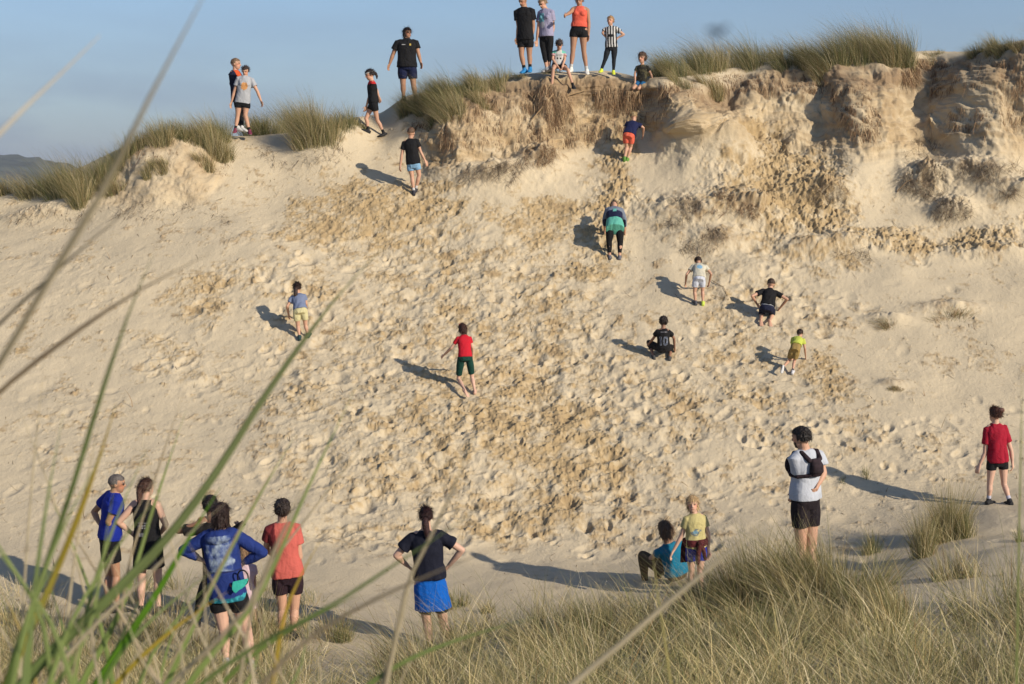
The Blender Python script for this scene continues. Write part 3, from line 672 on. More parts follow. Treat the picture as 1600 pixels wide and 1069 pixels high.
    if glasses:
        Gs = Acc()
        for q in (-1, 1): 
            Gs.ball(hc + hup * hh * .035 + hl * q * hh * .135 + fh * hh * .375, (hl * hh * .095, fh * hh * .03, hup * hh * .065), 12)
            Gs.tube([hc + hup * hh * .05 + hl * q * hh * .22 + fh * hh * .34, hc + hup * hh * .03 + hl * q * hh * .345 - fh * hh * .05], [.012 * hh, .012 * hh], 6)
        Gs.tube([hc + hup * hh * .06 - hl * hh * .06 + fh * hh * .40, hc + hup * hh * .06 + hl * hh * .06 + fh * hh * .40], [.014 * hh, .014 * hh], 6)
        gm = Gs.fuse(.0045, 0, base); set_tone(gm, (.01, .01, .012)); put('sunglasses', gm, M_PLA, root)
    ax = pel + 0
    def garment(nm, acc, colr, fn=None, lo=0, amp=.008, seed=1):
        me = acc.fuse(vox if vox > .007 else .007, 3, base); co = mesh_co(me)
        n = np.empty(len(co) * 3, dtype=np.float32); me.vertices.foreach_get('normal', n); n = n.reshape(-1, 3)
        # folds: soft creases running across and down the cloth
        q = co + base; fu = (q - pel) @ lf; fz = (q - pel) @ up
        cr = np.abs(fbm(fu * 7 + seed, fz * 4 + fu * 3, 600 + seed, 3, .5)); cr2 = fbm(fu * 16, fz * 9 - fu * 6, 620 + seed, 2, .5)
        co2 = co + n * (amp * (cr * 2.2 - .5) + amp * .4 * cr2)[:, None]
        me.vertices.foreach_set('co', co2.astype(np.float32).ravel()); me.update()
        T_ = float(np.linalg.norm(neck - pel)); cc = np.tile(vec(colr), (len(co), 1))
        if fn: 
            r_ = q - pel; cc = fn(cc, r_ @ lf, r_ @ fb, (r_ @ up) / T_, T_, q)
        set_tone(me, cc); return put(nm, me, M_FAB, root)
    fit = (1.10 if not tight else 1.05) * (loose if not tight else 1)
    # ---- lower garment
    if shorts is not None:
        sc_ = dict(col=(.01, .01, .012), leg=leg, flare=1.22, rise=.17, name='shorts', fn=None); sc_.update(shorts)
        B = Acc(); fl = sc_['flare']; L_ = sc_['leg']
        B.loft([(pel - up * .055 * H, lf * (.070) * H * b, fb * .058 * H * b), (pel - up * .01 * H, lf * (.097 + .005 * fem) * H * b, fb * .070 * H * b), (pel + (neck - pel) * .14, lf * .094 * H * b, fb * .067 * H * b), (pel + (neck - pel) * (sc_['rise'] + .05), lf * .084 * H * b, fb * .060 * H * b)])
        for hpj, kn, an in ((hpl, lk_, la), (hpr, rk_, ra)):
            r0 = tf * 1.06 * H * lb; p = [hpj + up * .01 * H]; r = [r0]
            if L_ <= 1:
                p += [hpj + (kn - hpj) * L_ * .5, hpj + (kn - hpj) * L_]; r += [r0 * (1 + (fl - 1) * .5), (tf * (1 - .22 * L_)) * fl * H * lb]
                B.tube(p, r, 16, True) if False else B.tube(p + [hpj + (kn - hpj) * (L_ + .01)], r + [r[-1]], 16, False)
            else:
                e = L_ - 1; kr = .0375 * fl * H * lb
                p += [hpj + (kn - hpj) * .5, kn]; r += [.0515 * fl * H * lb, kr]
                B.tube(p, r, 14); B.tube([kn, kn + (an - kn) * min(.3, e), kn + (an - kn) * e], [kr, .034 * fl * H * lb, max(.020, .030 - .012 * e) * fl * H * lb + .004], 14, False)
        if sc_.get('skirt'):
            kz = sc_['skirt']; mid = ((lk_ + rk_) / 2 - pel)
            B.loft([(pel + up * .02 * H, lf * .098 * H * b, fb * .072 * H * b), (pel + mid * kz * .5, lf * .112 * H * b, fb * .088 * H * b), (pel + mid * kz, lf * .122 * H * b, fb * .095 * H * b)], 28, 2.2)
        garment(sc_['name'], B, sc_['col'], sc_['fn'], amp=.006, seed=3)
        if sc_.get('under'):
            B = Acc(); U_ = sc_['under']
            for hpj, kn in ((hpl, lk_), (hpr, rk_)): B.tube([hpj, hpj + (kn - hpj) * U_[0] * .7, hpj + (kn - hpj) * U_[0]], [tf * H * 1.05, tf * 1.0 * H, tf * .95 * H], 16, False)
            garment('undershorts', B, U_[1], None, amp=.002, seed=5)
    # ---- upper garment
    if shirt is not None:
        st = dict(col=(.5, .5, .5), sleeve=sleeve, hem=hem, name='shirt', fn=None, tank=False, collar=False, flare=1.0); st.update(shirt)
        B = Acc(); hm_ = st['hem']; T_ = neck - pel; fw = fit * st['flare']
        top = .985 if not st['tank'] else .93
        secs = [(pel + T_ * hm_, .100 * fw, .074 * fw), (pel + T_ * (hm_ + .12), .099 * fw, .073 * fw), (pel + T_ * .40, .088 * fit, .066 * fit), (pel + T_ * .64, .093 * fit, .070 * fit), (pel + T_ * .82, .098 * fit, .066 * fit)]
        if st['tank']: secs += [(pel + T_ * .90, .072 * fit, .056 * fit), (pel + T_ * .99, .062, .046), (pel + T_ * 1.03, .052, .038)]
        else: secs += [(pel + T_ * .93, .082 * fit, .053 * fit), (neck + up * .002 * H, .060, .044), (neck + up * .014 * H, .040, .036)]
        B.loft([(c_, lf * w_ * H * b * (.96 if child else 1), fb * d_ * H * b) for c_, w_, d_ in secs], 26)
        if fem and not child:
            for q in (-1, 1): B.ball(pel + T_ * .70 + lf * q * .042 * H + fb * .050 * H, (lf * .037 * H, fb * .034 * H, up * .037 * H))
        if not st['tank']:
            for sh, e, w_ in ((shl, 'le', 'lw'), (shr, 're', 'rw')):
                E, Wp = W(e), W(w_); r0 = .039 * H * lb * (1 if tight else 1.06); sl = st['sleeve']
                if sl <= 1: B.tube([sh - (sh - neck) * .35 - up * .004 * H, sh - up * .003 * H, sh + (E - sh) * sl * .6, sh + (E - sh) * sl], [r0 * .86, r0 * 1.02, r0 * (1.05 if not tight else .9), r0 * (1.12 if not tight else .85)], 16, 's')
                else:
                    B.tube([sh - (sh - neck) * .45, sh, sh + (E - sh) * .5, E], [r0 * .95, r0, r0 * .92, r0 * .76], 16)
                    B.tube([E, E + (Wp - E) * .5, E + (Wp - E) * (sl - 1)], [r0 * .76, r0 * .70, r0 * .55], 16, False)
        if st['collar']: B.tube([neck + up * .0 * H, neck + up * .022 * H], [.043 * H, .040 * H], 18, False)
        if st.get('hood'): B.ball(neck - fb * .055 * H - up * .025 * H, (lf * .085 * H, fb * .04 * H, up * .045 * H))
        garment(st['name'], B, st['col'], st['fn'], amp=.007 if not tight else .004, seed=int(P2['head'][0]) % 50)
    # ---- feet
    for i, (an, kn) in enumerate(((la, lk_), (ra, rk_))):
        sy = yaw + shoe_yaw[i]; d = fwd(sy)
        if extras and extras.get('foot_' + 'lr'[i]) is not None: d = nrm(vec(extras['foot_' + 'lr'[i]]))
        else:
            gz0 = ground_z(an[0] - d[0] * .04 * H, an[1] - d[1] * .04 * H); gz1 = ground_z(an[0] + d[0] * .10 * H, an[1] + d[1] * .10 * H)
            d = nrm(d + vec((0, 0, np.clip((gz1 - gz0) / (.14 * H), -.15, .45) if not seat else -.1)))
        sd = nrm(np.cross(d, (0, 0, 1.0))) if abs(d[2]) < .95 else vec((1, 0, 0)); uu = nrm(np.cross(sd, d)); sz = H * (1 if not child else 1.06)
        if socks is not None:
            Sx = Acc(); Sx.tube([an + nrm(kn - an) * .055 * H, an - uu * .01 * H], [.0225 * H, .022 * H], 12); sm = Sx.fuse(.006, 1, base); set_tone(sm, vec(socks)); put('sock', sm, M_FAB, root)
        B = Acc(); o_ = an - uu * .018 * sz
        B.loft([(o_ - d * .045 * sz, sd * .016 * sz, uu * .020 * sz), (o_ - d * .036 * sz, sd * .023 * sz, uu * .028 * sz), (o_ + d * .01 * sz, sd * .026 * sz, uu * .030 * sz), (o_ + d * .05 * sz - uu * .006 * sz, sd * .029 * sz, uu * .020 * sz), (o_ + d * .085 * sz - uu * .010 * sz, sd * .026 * sz, uu * .014 * sz), (o_ + d * .103 * sz - uu * .012 * sz, sd * .014 * sz, uu * .009 * sz)], 18, 2.4)
        B.tube([an - uu * .005 * sz, an + nrm(kn - an) * .012 * sz], [.026 * sz, .025 * sz], 14)
        if shoes == 'bare':
            B2 = Acc(); 
            B2.loft([(o_ - d * .040 * sz, sd * .014 * sz, uu * .014 * sz), (o_ - d * .03 * sz, sd * .018 * sz, uu * .022 * sz), (o_ + d * .03 * sz, sd * .022 * sz, uu * .018 * sz), (o_ + d * .07 * sz - uu * .006 * sz, sd * .026 * sz, uu * .010 * sz), (o_ + d * .085 * sz - uu * .008 * sz, sd * .022 * sz, uu * .007 * sz)], 16)
            for q in range(5): B2.tube([o_ + d * .08 * sz + sd * (q - 2) * .010 * sz - uu * .008 * sz, o_ + d * (.100 - .003 * abs(q - 1)) * sz + sd * (q - 2) * .0105 * sz - uu * .010 * sz], [.0058 * sz, .005 * sz], 8)
            bm_ = B2.fuse(.0055, 1, base); set_tone(bm_, vec(skin)); put('foot', bm_, M_SKIN, root); continue
        sm = B.fuse(.006, 1, base); q = mesh_co(sm) + base - o_
        hgt = q @ uu; cc = np.tile(vec(shoes[i % len(shoes)]), (len(q), 1)); cc[hgt < -.017 * sz] = shoes[2] if len(shoes) > 2 else (.5, .5, .48)
        set_tone(sm, cc); put('shoe', sm, M_SHOE, root)
    return dict(root=root, base=base, neck=neck, pel=pel, up=up, lf=lf, fb=fb, H=H, hc=hc, hh=hh, hup=hup, fh=fh, W=W, D=D0, s=s, la=la, ra=ra)

CA = (330, 20, 3.5625); CB = (780, 0, 5.089); CC = (880, 160, 3.142); CD = (960, 400, 4.859); CE = (370, 420, 3.721)
CF = (130, 730, 4.647); CP = (250, 740, 3.34); CQ = (380, 760, 4.108); CG = (580, 760, 3.565); CH = (960, 640, 3.342); CI = (1400, 620, 4.455)
BLACK = (.012, .012, .014); NAVY = (.012, .016, .045); WHITE = (.78, .78, .76)
GR_RIDGE = 'people on the crest of the dune'; GR_CLIMB = 'children and adults climbing the sand face'; GR_WATCH = 'people watching from the foot of the dune'
def J(head, neck, pel, le, lw, re, rw, lk, la, rk, ra, **k): return dict(head=head, neck=neck, pel=pel, le=le, lw=lw, re=re, rw=rw, lk=lk, la=la, rk=rk, ra=ra, **k)
def panel(fn): return fn
def blob_print(s0, h0, rs, rh, c, front=True, s1=0):
    def f(cc, s, f_, h, T_, q):
        m = (((s - s0) / rs) ** 2 + ((h - h0) / rh) ** 2 + .5 * fbm(s * 30, h * 12, 71, 2) < 1) & ((f_ > 0) if front else (f_ < 0)); cc[m] = c; return cc
    return f
def rows_print(lines, c, front, w=.09):
    """rows of small illegible lettering, as on the vest seen from behind"""
    def f(cc, s, f_, h, T_, q):
        for (h0, hh_, s0, s1) in lines:
            m = (np.abs(h - h0) < hh_) & (s > s0) & (s < s1) & ((f_ > 0) if front else (f_ < 0)) & (np.sin(s * 420 + h0 * 50) + .8 * np.sin(s * 173) > -.1)
            cc[m] = c
        return cc
    return f
def chain(*fs):
    def f(cc, *a):
        for g in fs: cc = g(cc, *a)
        return cc
    return f

# ---------------- crest, from the left
def navy_orange(cc, s, f, h, T_, q): cc[(np.abs(s) < .085) & (h > .42)] = (.75, .12, .035); return cc
person('boy in a navy and orange top standing just behind the one in the grey T-shirt', CA, J((137,285),(132,326),(150,480), (112,395),(128,440,.1), (165,400,.1),(170,450,.1), (150,575),(150,640),(168,570),(172,640)),
       yaw=60, head_yaw=85, hp=112, child=True, hair=('crop', (.22, .14, .08)), shirt=dict(col=NAVY, fn=navy_orange, sleeve=1.6), shorts=dict(col=BLACK, leg=1.9, flare=1.1, name='trousers'), shoes=((.5, .5, .48),), group=GR_RIDGE, dD=.45)
person('girl in a grey T-shirt with orange print and black shorts on the left crest', CA, J((190,325),(190,356),(175,500), (258,440),(277,490), (128,440),(113,498), (190,572),(214,660),(147,575),(134,652)),
       yaw=8, head_yaw=-5, headpitch=22, hp=108, fem=True, hair=('tied', (.04, .02, .015)), shirt=dict(col=(.50, .52, .56), fn=blob_print(0, .62, .075, .15, (.72, .36, .14)), hem=-.02), shorts=dict(col=BLACK, leg=.38), shoes=((.16, .03, .06),), socks=(.02, .02, .02), group=GR_RIDGE)
def red_shoulder(cc, s, f, h, T_, q): cc[(h > .86)] = (.62, .03, .03); return cc
person('girl in black with red shoulders and a pale headband stepping left down the gully', CA, J((882,345),(893,382),(903,505), (880,465),(864,520), (922,430,.1),(934,470,.1), (925,600),(962,672),(862,590),(874,655)),
       yaw=-75, head_yaw=-75, headpitch=12, hp=103, fem=True, child=True, hair=('tied', (.035, .02, .015)), tail=dict(pts=[(0,-.42,.12),(0,-.60,-.05),(0,-.62,-.35),(0,-.55,-.55)], r=[.13,.14,.12,.06]), cap=('band', (.65, .63, .60)), shirt=dict(col=BLACK, fn=red_shoulder), shorts=dict(col=BLACK, leg=.42), shoes=(BLACK, BLACK, (.02, .02, .02)), socks=BLACK, group=GR_RIDGE)
def polo(cc, s, f, h, T_, q):
    cc[(np.abs(s - .075) < .018) & (np.abs(h - .80) < .035) & (f > 0)] = (.62, .45, .10); cc[(np.abs(s + .075) < .04) & (np.abs(h - .80) < .010) & (f > 0)] = (.6, .6, .6); return cc
person('heavily built man in a black polo shirt, dark blue shorts and sunglasses', CA, J((1092,112),(1088,152),(1090,296), (1152,222),(1166,275), (1012,232),(993,285), (1126,400),(1138,468),(1068,400),(1071,472)),
       yaw=5, head_yaw=38, hp=119, build=1.22, skin=TAN, hair=('long', (.035, .02, .015), .45), glasses=True, dD=0, shirt=dict(col=BLACK, fn=polo, collar=True, sleeve=.6, hem=-.05), shorts=dict(col=(.010, .016, .060), leg=.68, flare=1.25), shoes=(BLACK, BLACK, (.02, .02, .02)), socks=BLACK, group=GR_RIDGE)
person('boy in a black T-shirt and pale blue shorts walking up below the gully', CA, J((1113,668),(1108,705),(1126,845), (1060,795),(1053,848), (1166,775),(1190,822), (1118,915),(1128,1000),(1158,905),(1137,985)),
       yaw=172, head_yaw=165, hp=108, child=True, hair=('crop', (.20, .11, .06)), shirt=dict(col=BLACK), shorts=dict(col=(.26, .48, .72), leg=.50), shoes=((.03, .03, .04),), socks=(.75, .73, .70), group=GR_CLIMB)
person('tall man in a black T-shirt, black shorts and bright blue shoes at the cliff edge', CB, J((188,10),(200,66),(208,312), (272,215),(257,310), (152,215),(142,300), (240,440),(246,548),(177,440),(201,555)),
       yaw=-18, head_yaw=-40, headpitch=20, hp=124, skin=TAN, hair=('crop', (.07, .045, .03)), shirt=dict(col=BLACK, hem=-.03), shorts=dict(col=BLACK, leg=.5), shoes=((.02, .18, .42), (.02, .18, .42), (.05, .25, .45)), socks=BLACK, group=GR_RIDGE)
def lilac(cc, s, f, h, T_, q):
    cc[(f > -.02) & (s < .02) & (h > .5) & (h < .85) & (s > -.12)] = (.20, .50, .60); cc[(((s + .02) / .06) ** 2 + ((h - .42) / .12) ** 2 < 1) & (f > 0)] = (.75, .76, .82); return cc
person('woman in a lilac and teal T-shirt, black leggings and sunglasses on the crest', CB, J((345,30),(372,76),(374,292), (430,218),(415,298), (310,238),(300,322), (400,425),(398,540),(357,425),(378,548)),
       yaw=-32, head_yaw=-45, headpitch=18, hp=113, fem=True, hair=('tied', (.30, .19, .10)), tail=dict(pts=[(0,-.40,.25),(0,-.52,.22)], r=[.16,.14], name='hair_bun'), glasses=True, shirt=dict(col=(.42, .40, .58), fn=lilac, hem=0), shorts=dict(col=BLACK, leg=1.6, flare=1.02, name='leggings'), shoes=((.3, .3, .3),), group=GR_RIDGE)
person('woman in an orange vest top and black shorts pointing with an outstretched arm', CB, J((637,8),(645,56),(632,246), (712,185),(710,278), (565,100,-.15),(530,120,-.38), (673,412),(697,565),(585,412),(570,548)),
       yaw=-8, head_yaw=-15, headpitch=10, hp=122, fem=True, skin=TAN, hair=('tied', (.16, .08, .04)), shirt=dict(col=(.95, .16, .10), tank=True, hem=.16), tight=True, shorts=dict(col=BLACK, leg=.30, rise=.2), shoes=((.62, .62, .58),), socks=(.7, .7, .68), group=GR_RIDGE)
def stripes(cc, s, f, h, T_, q): cc[(np.floor((s + .0125) / .030).astype(int) % 2 == 0)] = (.015, .015, .018); cc[(np.abs(h - .55) < .07) & (np.abs(s) < .06) & (f > 0)] = (.02, .02, .022); return cc
person('fair haired boy in a black and white striped football shirt with hands on hips', CB, J((885,166),(886,214),(892,375), (990,275),(945,300), (822,262),(852,300), (912,470),(908,572),(845,465),(812,556)),
       yaw=-10, head_yaw=-25, hp=93, child=True, hair=('short', (.45, .27, .12)), shirt=dict(col=WHITE, fn=stripes, hem=-.02), shorts=dict(col=(.02, .025, .032), leg=1.93, flare=1.08, name='trousers'), shoes=((.55, .62, .05),), group=GR_RIDGE)
def tee5(cc, s, f, h, T_, q):
    cc[np.abs(s) > .095] = (.75, .42, .45); cc[(np.abs(s) > .06) & (h > .80)] = (.20, .62, .50)
    for a in (-.035, .035): cc[(((s - a) / .018) ** 2 + ((h - .45) / .07) ** 2 < 1) & (f > 0)] = (.02, .02, .02)
    cc[(np.abs(h - .68) < .035) & (np.abs(s) < .075) & (f > 0) & (np.sin(s * 380) > -.1)] = (.04, .04, .04); return cc
person('girl in a white and teal T-shirt and dark cap sitting on the cliff edge', CB, J((478,358,-.1),(475,404),(472,520), (522,470,-.08),(500,535,-.22), (424,470,-.08),(470,535,-.22), (545,555,-.33),(590,688,-.33),(430,548,-.33),(414,720,-.33)),
       yaw=2, headpitch=10, H=1.38, seat=True, child=True, fem=True, hair=('tied', (.06, .035, .02)), cap=('cap', (.03, .025, .03)), shirt=dict(col=(.74, .74, .72), fn=tee5), shorts=dict(col=BLACK, leg=.45), shoes=(BLACK,), socks=BLACK, group=GR_RIDGE)
def camo(cc, s, f, h, T_, q): cc[fbm(s * 18, h * 6, 77, 3) > .12] = (.10, .09, .05); return cc
person('child with thick brown hair kneeling in dark top and blue shorts on the cliff', CB, J((1137,462),(1138,520),(1130,655), (1205,585),(1222,640), (1078,590),(1082,650,-.1), (1108,705,-.22),(1150,690,.12),(1066,702,-.22),(1100,690,.14)),
       yaw=-15, head_yaw=-35, H=1.22, seat=True, child=True, hd=.235, hair=('mop', (.13, .07, .04)), shirt=dict(col=(.030, .028, .020), fn=camo), shorts=dict(col=(.02, .13, .30), leg=.6), shoes=(BLACK,), group=GR_RIDGE)

# ---------------- climbing the face
person('fair haired child in a navy T-shirt and orange shorts scrambling up under the cliff', CC, J((346,70,.30),(346,98,.26),(322,165), (300,135,.25),(305,172,.40), (394,125,.20),(392,160,.34), (312,222,.06),(300,275),(332,220,.08),(314,280)),
       yaw=172, hp=95, child=True, hair=('short', (.52, .38, .20)), shirt=dict(col=(.016, .022, .085), hem=.05), shorts=dict(col=(.90, .17, .10), leg=.62, flare=1.3), shoes=((.10, .22, .04), (.10, .22, .04), (.35, .6, .1)), group=GR_CLIMB, tilt=(.0, .45, .8))
def layers(cc, s, f, h, T_, q): cc[h < .28] = (.16, .58, .46); cc[h > .66] = (.22, .26, .34); cc[(np.abs(s) < .035) & (h > .58) & (h < .74)] = (.16, .50, .45); return cc
person('adult bending right over in a navy, grey and teal jacket and black leggings', CC, J((250,506,.62),(250,522,.46),(254,608,0), (203,575,.42),(204,628,.62), (300,575,.42),(303,640,.62), (226,685,.02),(228,758),(280,688,.02),(276,760)),
       yaw=180, hp=112, fem=True, headpitch=50, build=1.12, hair=('tied', (.10, .07, .05)), shirt=dict(col=(.014, .018, .06), fn=layers, hem=-.18, sleeve=1.3, flare=1.05), shorts=dict(col=BLACK, leg=1.72, flare=1.06, name='leggings'), shoes=((.10, .10, .12), (.10, .10, .12), (.6, .6, .6)), group=GR_CLIMB, tilt=(0, .8, .35))
def bluedisc(cc, s, f, h, T_, q): cc[((s / .055) ** 2 + ((h - .62) * T_ / .055) ** 2 < 1) & (f < 0)] = (.28, .52, .74); return cc
person('child in a cream T-shirt with blue back print and white shorts climbing', CC, J((662,782,.42),(668,798,.34),(668,868,0), (606,845,.22),(600,888,.42), (726,842,.22),(716,888,.42), (645,930,.04),(650,982),(684,928,.04),(686,985)),
       yaw=180, hp=98, child=True, hair=('short', (.07, .04, .025)), shirt=dict(col=(.74, .70, .56), fn=bluedisc, hem=.0), shorts=dict(col=(.70, .74, .84), leg=.62, flare=1.25), shoes=((.06, .06, .07), (.45, .55, .08), (.3, .45, .1)), group=GR_CLIMB, tilt=(0, .6, .6))
DIG = {'1': ["0110", "1010", "0010", "0010", "0010", "0010", "0111"], '0': ["0110", "1001", "1001", "1001", "1001", "1001", "0110"]}
def num10(cc, s, f, h, T_, q):
    def inside(S_, Z_):
        m = np.zeros(len(S_), bool)
        m |= (np.abs(S_ + .048) < .014) & (np.abs(Z_) < .078); m |= (np.abs(S_ + .064) < .014) & (np.abs(Z_ - .058) < .012); m |= False
        r = ((np.abs(S_ - .034)) / .040) ** 3 + (np.abs(Z_) / .078) ** 3; ri = ((np.abs(S_ - .034)) / .018) ** 3 + (np.abs(Z_) / .052) ** 3
        return m | ((r < 1) & (ri > 1))
    z = (h - .46) * T_; S_ = -s; back = f < 0
    S_ = s * (-1 if False else 1)
    S_ = -s   # seen from behind the wearer's left is on the left
    S_ = -S_ if np.mean(S_) > 9 else S_
    o = inside(-s * -1 * -1, z); 
    cc[back & o] = (.35, .40, .50)
    sh = 0.0065; inner = inside(-s + sh, z) & inside(-s - sh, z) & inside(-s, z + sh) & inside(-s, z - sh)
    cc[back & inner] = (.02, .03, .07); cc[back & (np.abs(h - .90) < .02) & (np.abs(s) < .06) & (np.sin(s * 400) > 0)] = (.4, .4, .45); return cc
person('child in a black shirt with the number 10 on the back crouching on the sand', CD, J((372,500),(372,556,-.05),(370,705), (296,625,.05),(262,668,.22), (452,625,.05),(458,705,.22), (262,655,.32),(300,768),(432,690,.34),(418,775)),
       yaw=178, hp=103, child=True, fem=True, hair=('curly', (.035, .02, .015)), skin=BROWN, shirt=dict(col=BLACK, fn=num10, hem=.03), shorts=dict(col=(.015, .015, .017), leg=1.5, flare=1.2, name='trousers'), shoes=((.05, .05, .05), (.05, .05, .05), (.5, .5, .45)), group=GR_CLIMB, vox=.006)
def wband(cc, s, f, h, T_, q): cc[(h > .09) & (h < .15) & (f < 0)] = (.6, .62, .66); return cc
person('boy in a black T-shirt and navy shorts kneeling on the slope with elbows out', CD, J((1188,212,.22),(1180,256,.16),(1160,395,0), (1045,305,.05),(1085,368,.25), (1312,328,.05),(1255,398,.28), (1118,440,.26),(1112,482,-.12),(1200,442,.26),(1180,492,-.12)),
       yaw=176, hp=112, child=True, hair=('crop', (.09, .05, .03)), shirt=dict(col=BLACK, hem=.13), shorts=dict(col=(.014, .018, .05), leg=.85, flare=1.25, fn=wband), shoes='bare', group=GR_CLIMB, extras={'foot_l': (0, -.75, -.55), 'foot_r': (.1, -.75, -.55)})
person('small child in a lime yellow T-shirt and tan shorts stepping up with one foot raised', CD, J((1410,588,.30),(1398,622,.22),(1372,708,0), (1345,700,.2),(1345,760,.3), (1445,700,.16),(1452,765,.36), (1328,795,.12),(1276,848,-.12),(1366,800,.05),(1352,880)),
       yaw=165, hp=86, child=True, hair=('short', (.06, .03, .02)), shirt=dict(col=(.62, .70, .12), hem=.32), shorts=dict(col=(.42, .29, .10), leg=.75, flare=1.35, rise=.3), shoes=((.12, .12, .12), (.5, .5, .52), (.6, .6, .6)), socks=(.08, .08, .1), group=GR_CLIMB, extras={'foot_l': (-.2, -.1, -.95)}, tilt=(0, .35, .9))
person('girl with dark ponytail, grey-blue T-shirt and pale yellow shorts climbing alone', CE, J((352,112,.24),(356,152,.20),(370,248,0), (293,218,.1),(302,272,.32), (404,205,.2),(400,250,.38), (356,335,.03),(365,398),(400,330,.05),(414,385)),
       yaw=178, hp=108, child=True, fem=True, hair=('tied', (.05, .025, .018)), tail=dict(pts=[(0,-.42,.10),(.02,-.60,-.10),(.06,-.62,-.5),(.10,-.55,-.95),(.10,-.50,-1.25)], r=[.14,.17,.20,.16,.06]), shirt=dict(col=(.22, .27, .42), hem=.08), shorts=dict(col=(.74, .68, .38), leg=.60, flare=1.15), shoes=((.015, .04, .045), (.015, .05, .04), (.03, .05, .05)), group=GR_CLIMB)
person('girl in red T-shirt, dark green shorts and red hair bow kneeling mid slope', CE, J((1312,350,.16),(1320,390,.12),(1328,518,0), (1246,462,.10),(1200,505,.30), (1368,455,.15),(1370,500,.34), (1288,640,.12),(1328,708,-.20),(1368,632,.10),(1384,712)),
       yaw=188, head_yaw=200, hp=112, child=True, fem=True, hair=('bob', (.10, .045, .03), .35), cap=('bow', (.75, .04, .05)), shirt=dict(col=(.66, .015, .035), hem=.02), shorts=dict(col=(.008, .060, .045), leg=.80, flare=1.08), tight=True, shoes='bare', skin=PALE, group=GR_CLIMB, extras={'foot_l': (.5, -.55, -.5)})

# ---------------- watching at the foot
person('grey haired man in a royal blue T-shirt and black shorts with hands on hips', CF, J((245,120),(226,190),(190,520), (78,325,.28),(118,410,.15), (182,395,-.15),(240,495,-.02), (190,790,.12),(175,1020),(240,790),(245,1025)),
       yaw=122, head_yaw=100, hp=218, skin=TAN, hair=('crop', (.15, .13, .12)), glasses=True, shirt=dict(col=(.010, .030, .36), hem=.02), shorts=dict(col=BLACK, leg=.58), shoes=(BLACK,), group=GR_WATCH)
def tankrows(cc, s, f, h, T_, q):
    return rows_print([(.50, .018, -.085, .06), (.44, .018, -.085, .075), (.39, .015, -.04, .07), (.23, .045, -.02, .07)], (.42, .42, .44), False)(cc, s, f, h, T_, q)
person('woman with ponytail in a black lettered racerback vest and black skirt', CF, J((462,150),(452,240),(466,545), (256,400,-.02),(345,475,.12), (600,420,.02),(565,475,.15), (425,830),(420,1030),(545,830),(548,1040)),
       yaw=172, head_yaw=148, hp=213, fem=True, skin=PALE, hair=('tied', (.09, .04, .025)), tail=dict(pts=[(0,-.42,.05),(0,-.56,-.15),(-.02,-.56,-.55),(0,-.50,-.95)], r=[.14,.16,.13,.05]), cap=('cap', (.08, .04, .03)) if False else None, shirt=dict(col=BLACK, tank=True, fn=tankrows, hem=0), tight=True, shorts=dict(col=BLACK, leg=.45, skirt=.62, name='skirt'), shoes=(BLACK,), group=GR_WATCH)
ph = person('person in dark clothes half hidden behind the blue hoodie with one elbow raised', CP, J((262,165),(275,260),(300,550), (95,300,.0),(190,262,-.05), (395,360,.12),(406,308,.05), (215,650),(195,775),(300,650),(310,780)),
       yaw=185, hp=212, fem=True, skin=BROWN, hair=('curly', (.02, .013, .010)), shirt=dict(col=(.022, .020, .018), hem=-.05, sleeve=.75), shorts=dict(col=(.014, .013, .014), leg=1.9, flare=1.1, name='trousers'), shoes=(BLACK,), group=GR_WATCH, extras={'hand_l': (.8, .1, .5), 'hand_r': (0, .2, 1)})
def tiedye(cc, s, f, h, T_, q):
    n = fbm(s * 22, h * 11, 81, 4, .6); m = (np.abs(s) < .135 + .03 * n) & (h > .40 + .02 * n) & (h < .97) & (f < .01); v = np.clip(.66 + 1.2 * n - .3 * np.abs(s) / .1 - .25 * (h > .82), 0, 1)
    a = vec((.045, .085, .30)); b_ = vec((.44, .54, .68)); cc[m] = (a[None] * (1 - v[m, None]) + b_[None] * v[m, None])
    lo = h < -.02 + .04 * n; cc[lo] = np.where((n[lo] > .1)[:, None], vec((.05, .40, .48))[None], vec((.02, .20, .28))[None])
    cc[(np.abs(np.abs(s) - .095) < .022) & (np.abs(h - .20) < .05) & (f < 0) & (n > 0)] = (.5, .12, .09)
    cc[(np.abs(h - .385) < .012) & (f < 0)] = (.02, .03, .12); return cc
hw_ = person('woman in a blue tie-dye hoodie and black shorts with hands on hips, seen from behind', CP, J((318,212),(312,300),(352,625), (122,400,.0),(212,448,.06), (535,412,.0),(428,470,.06), (335,830),(345,985),(455,830),(478,1000)),
       yaw=178, head_yaw=172, hp=268, fem=True, skin=PALE, build=1.05, hair=('bob', (.045, .022, .016), .8), shirt=dict(col=(.020, .045, .23), fn=tiedye, hem=-.10, sleeve=1.85, hood=True, name='hoodie'), shorts=dict(col=BLACK, leg=.42, flare=1.2), shoes=((.3, .3, .32),), group=GR_WATCH)
person('small child in pale pink half hidden beside the blue hoodie', CP, J((442,415,.3),(446,470,.3),(448,640,.3), (400,560,.35),(390,620,.4), (492,560,.3),(496,620,.3), (410,760,.3),(405,850,.3),(500,760,.3),(508,850,.3)),
       yaw=185, hp=152, child=True, fem=True, hair=('bob', (.36, .22, .12), .6), shirt=dict(col=(.82, .62, .70), hem=-.35, flare=1.25, name='dress'), shorts=dict(col=(.75, .5, .6), leg=.4), shoes=(BLACK,), group=GR_WATCH)
def coral(cc, s, f, h, T_, q): cc[(s > .085) & (h > .35)] = (.22, .030, .035); return cc  # shaded left side of the shirt painted in as a darker strip
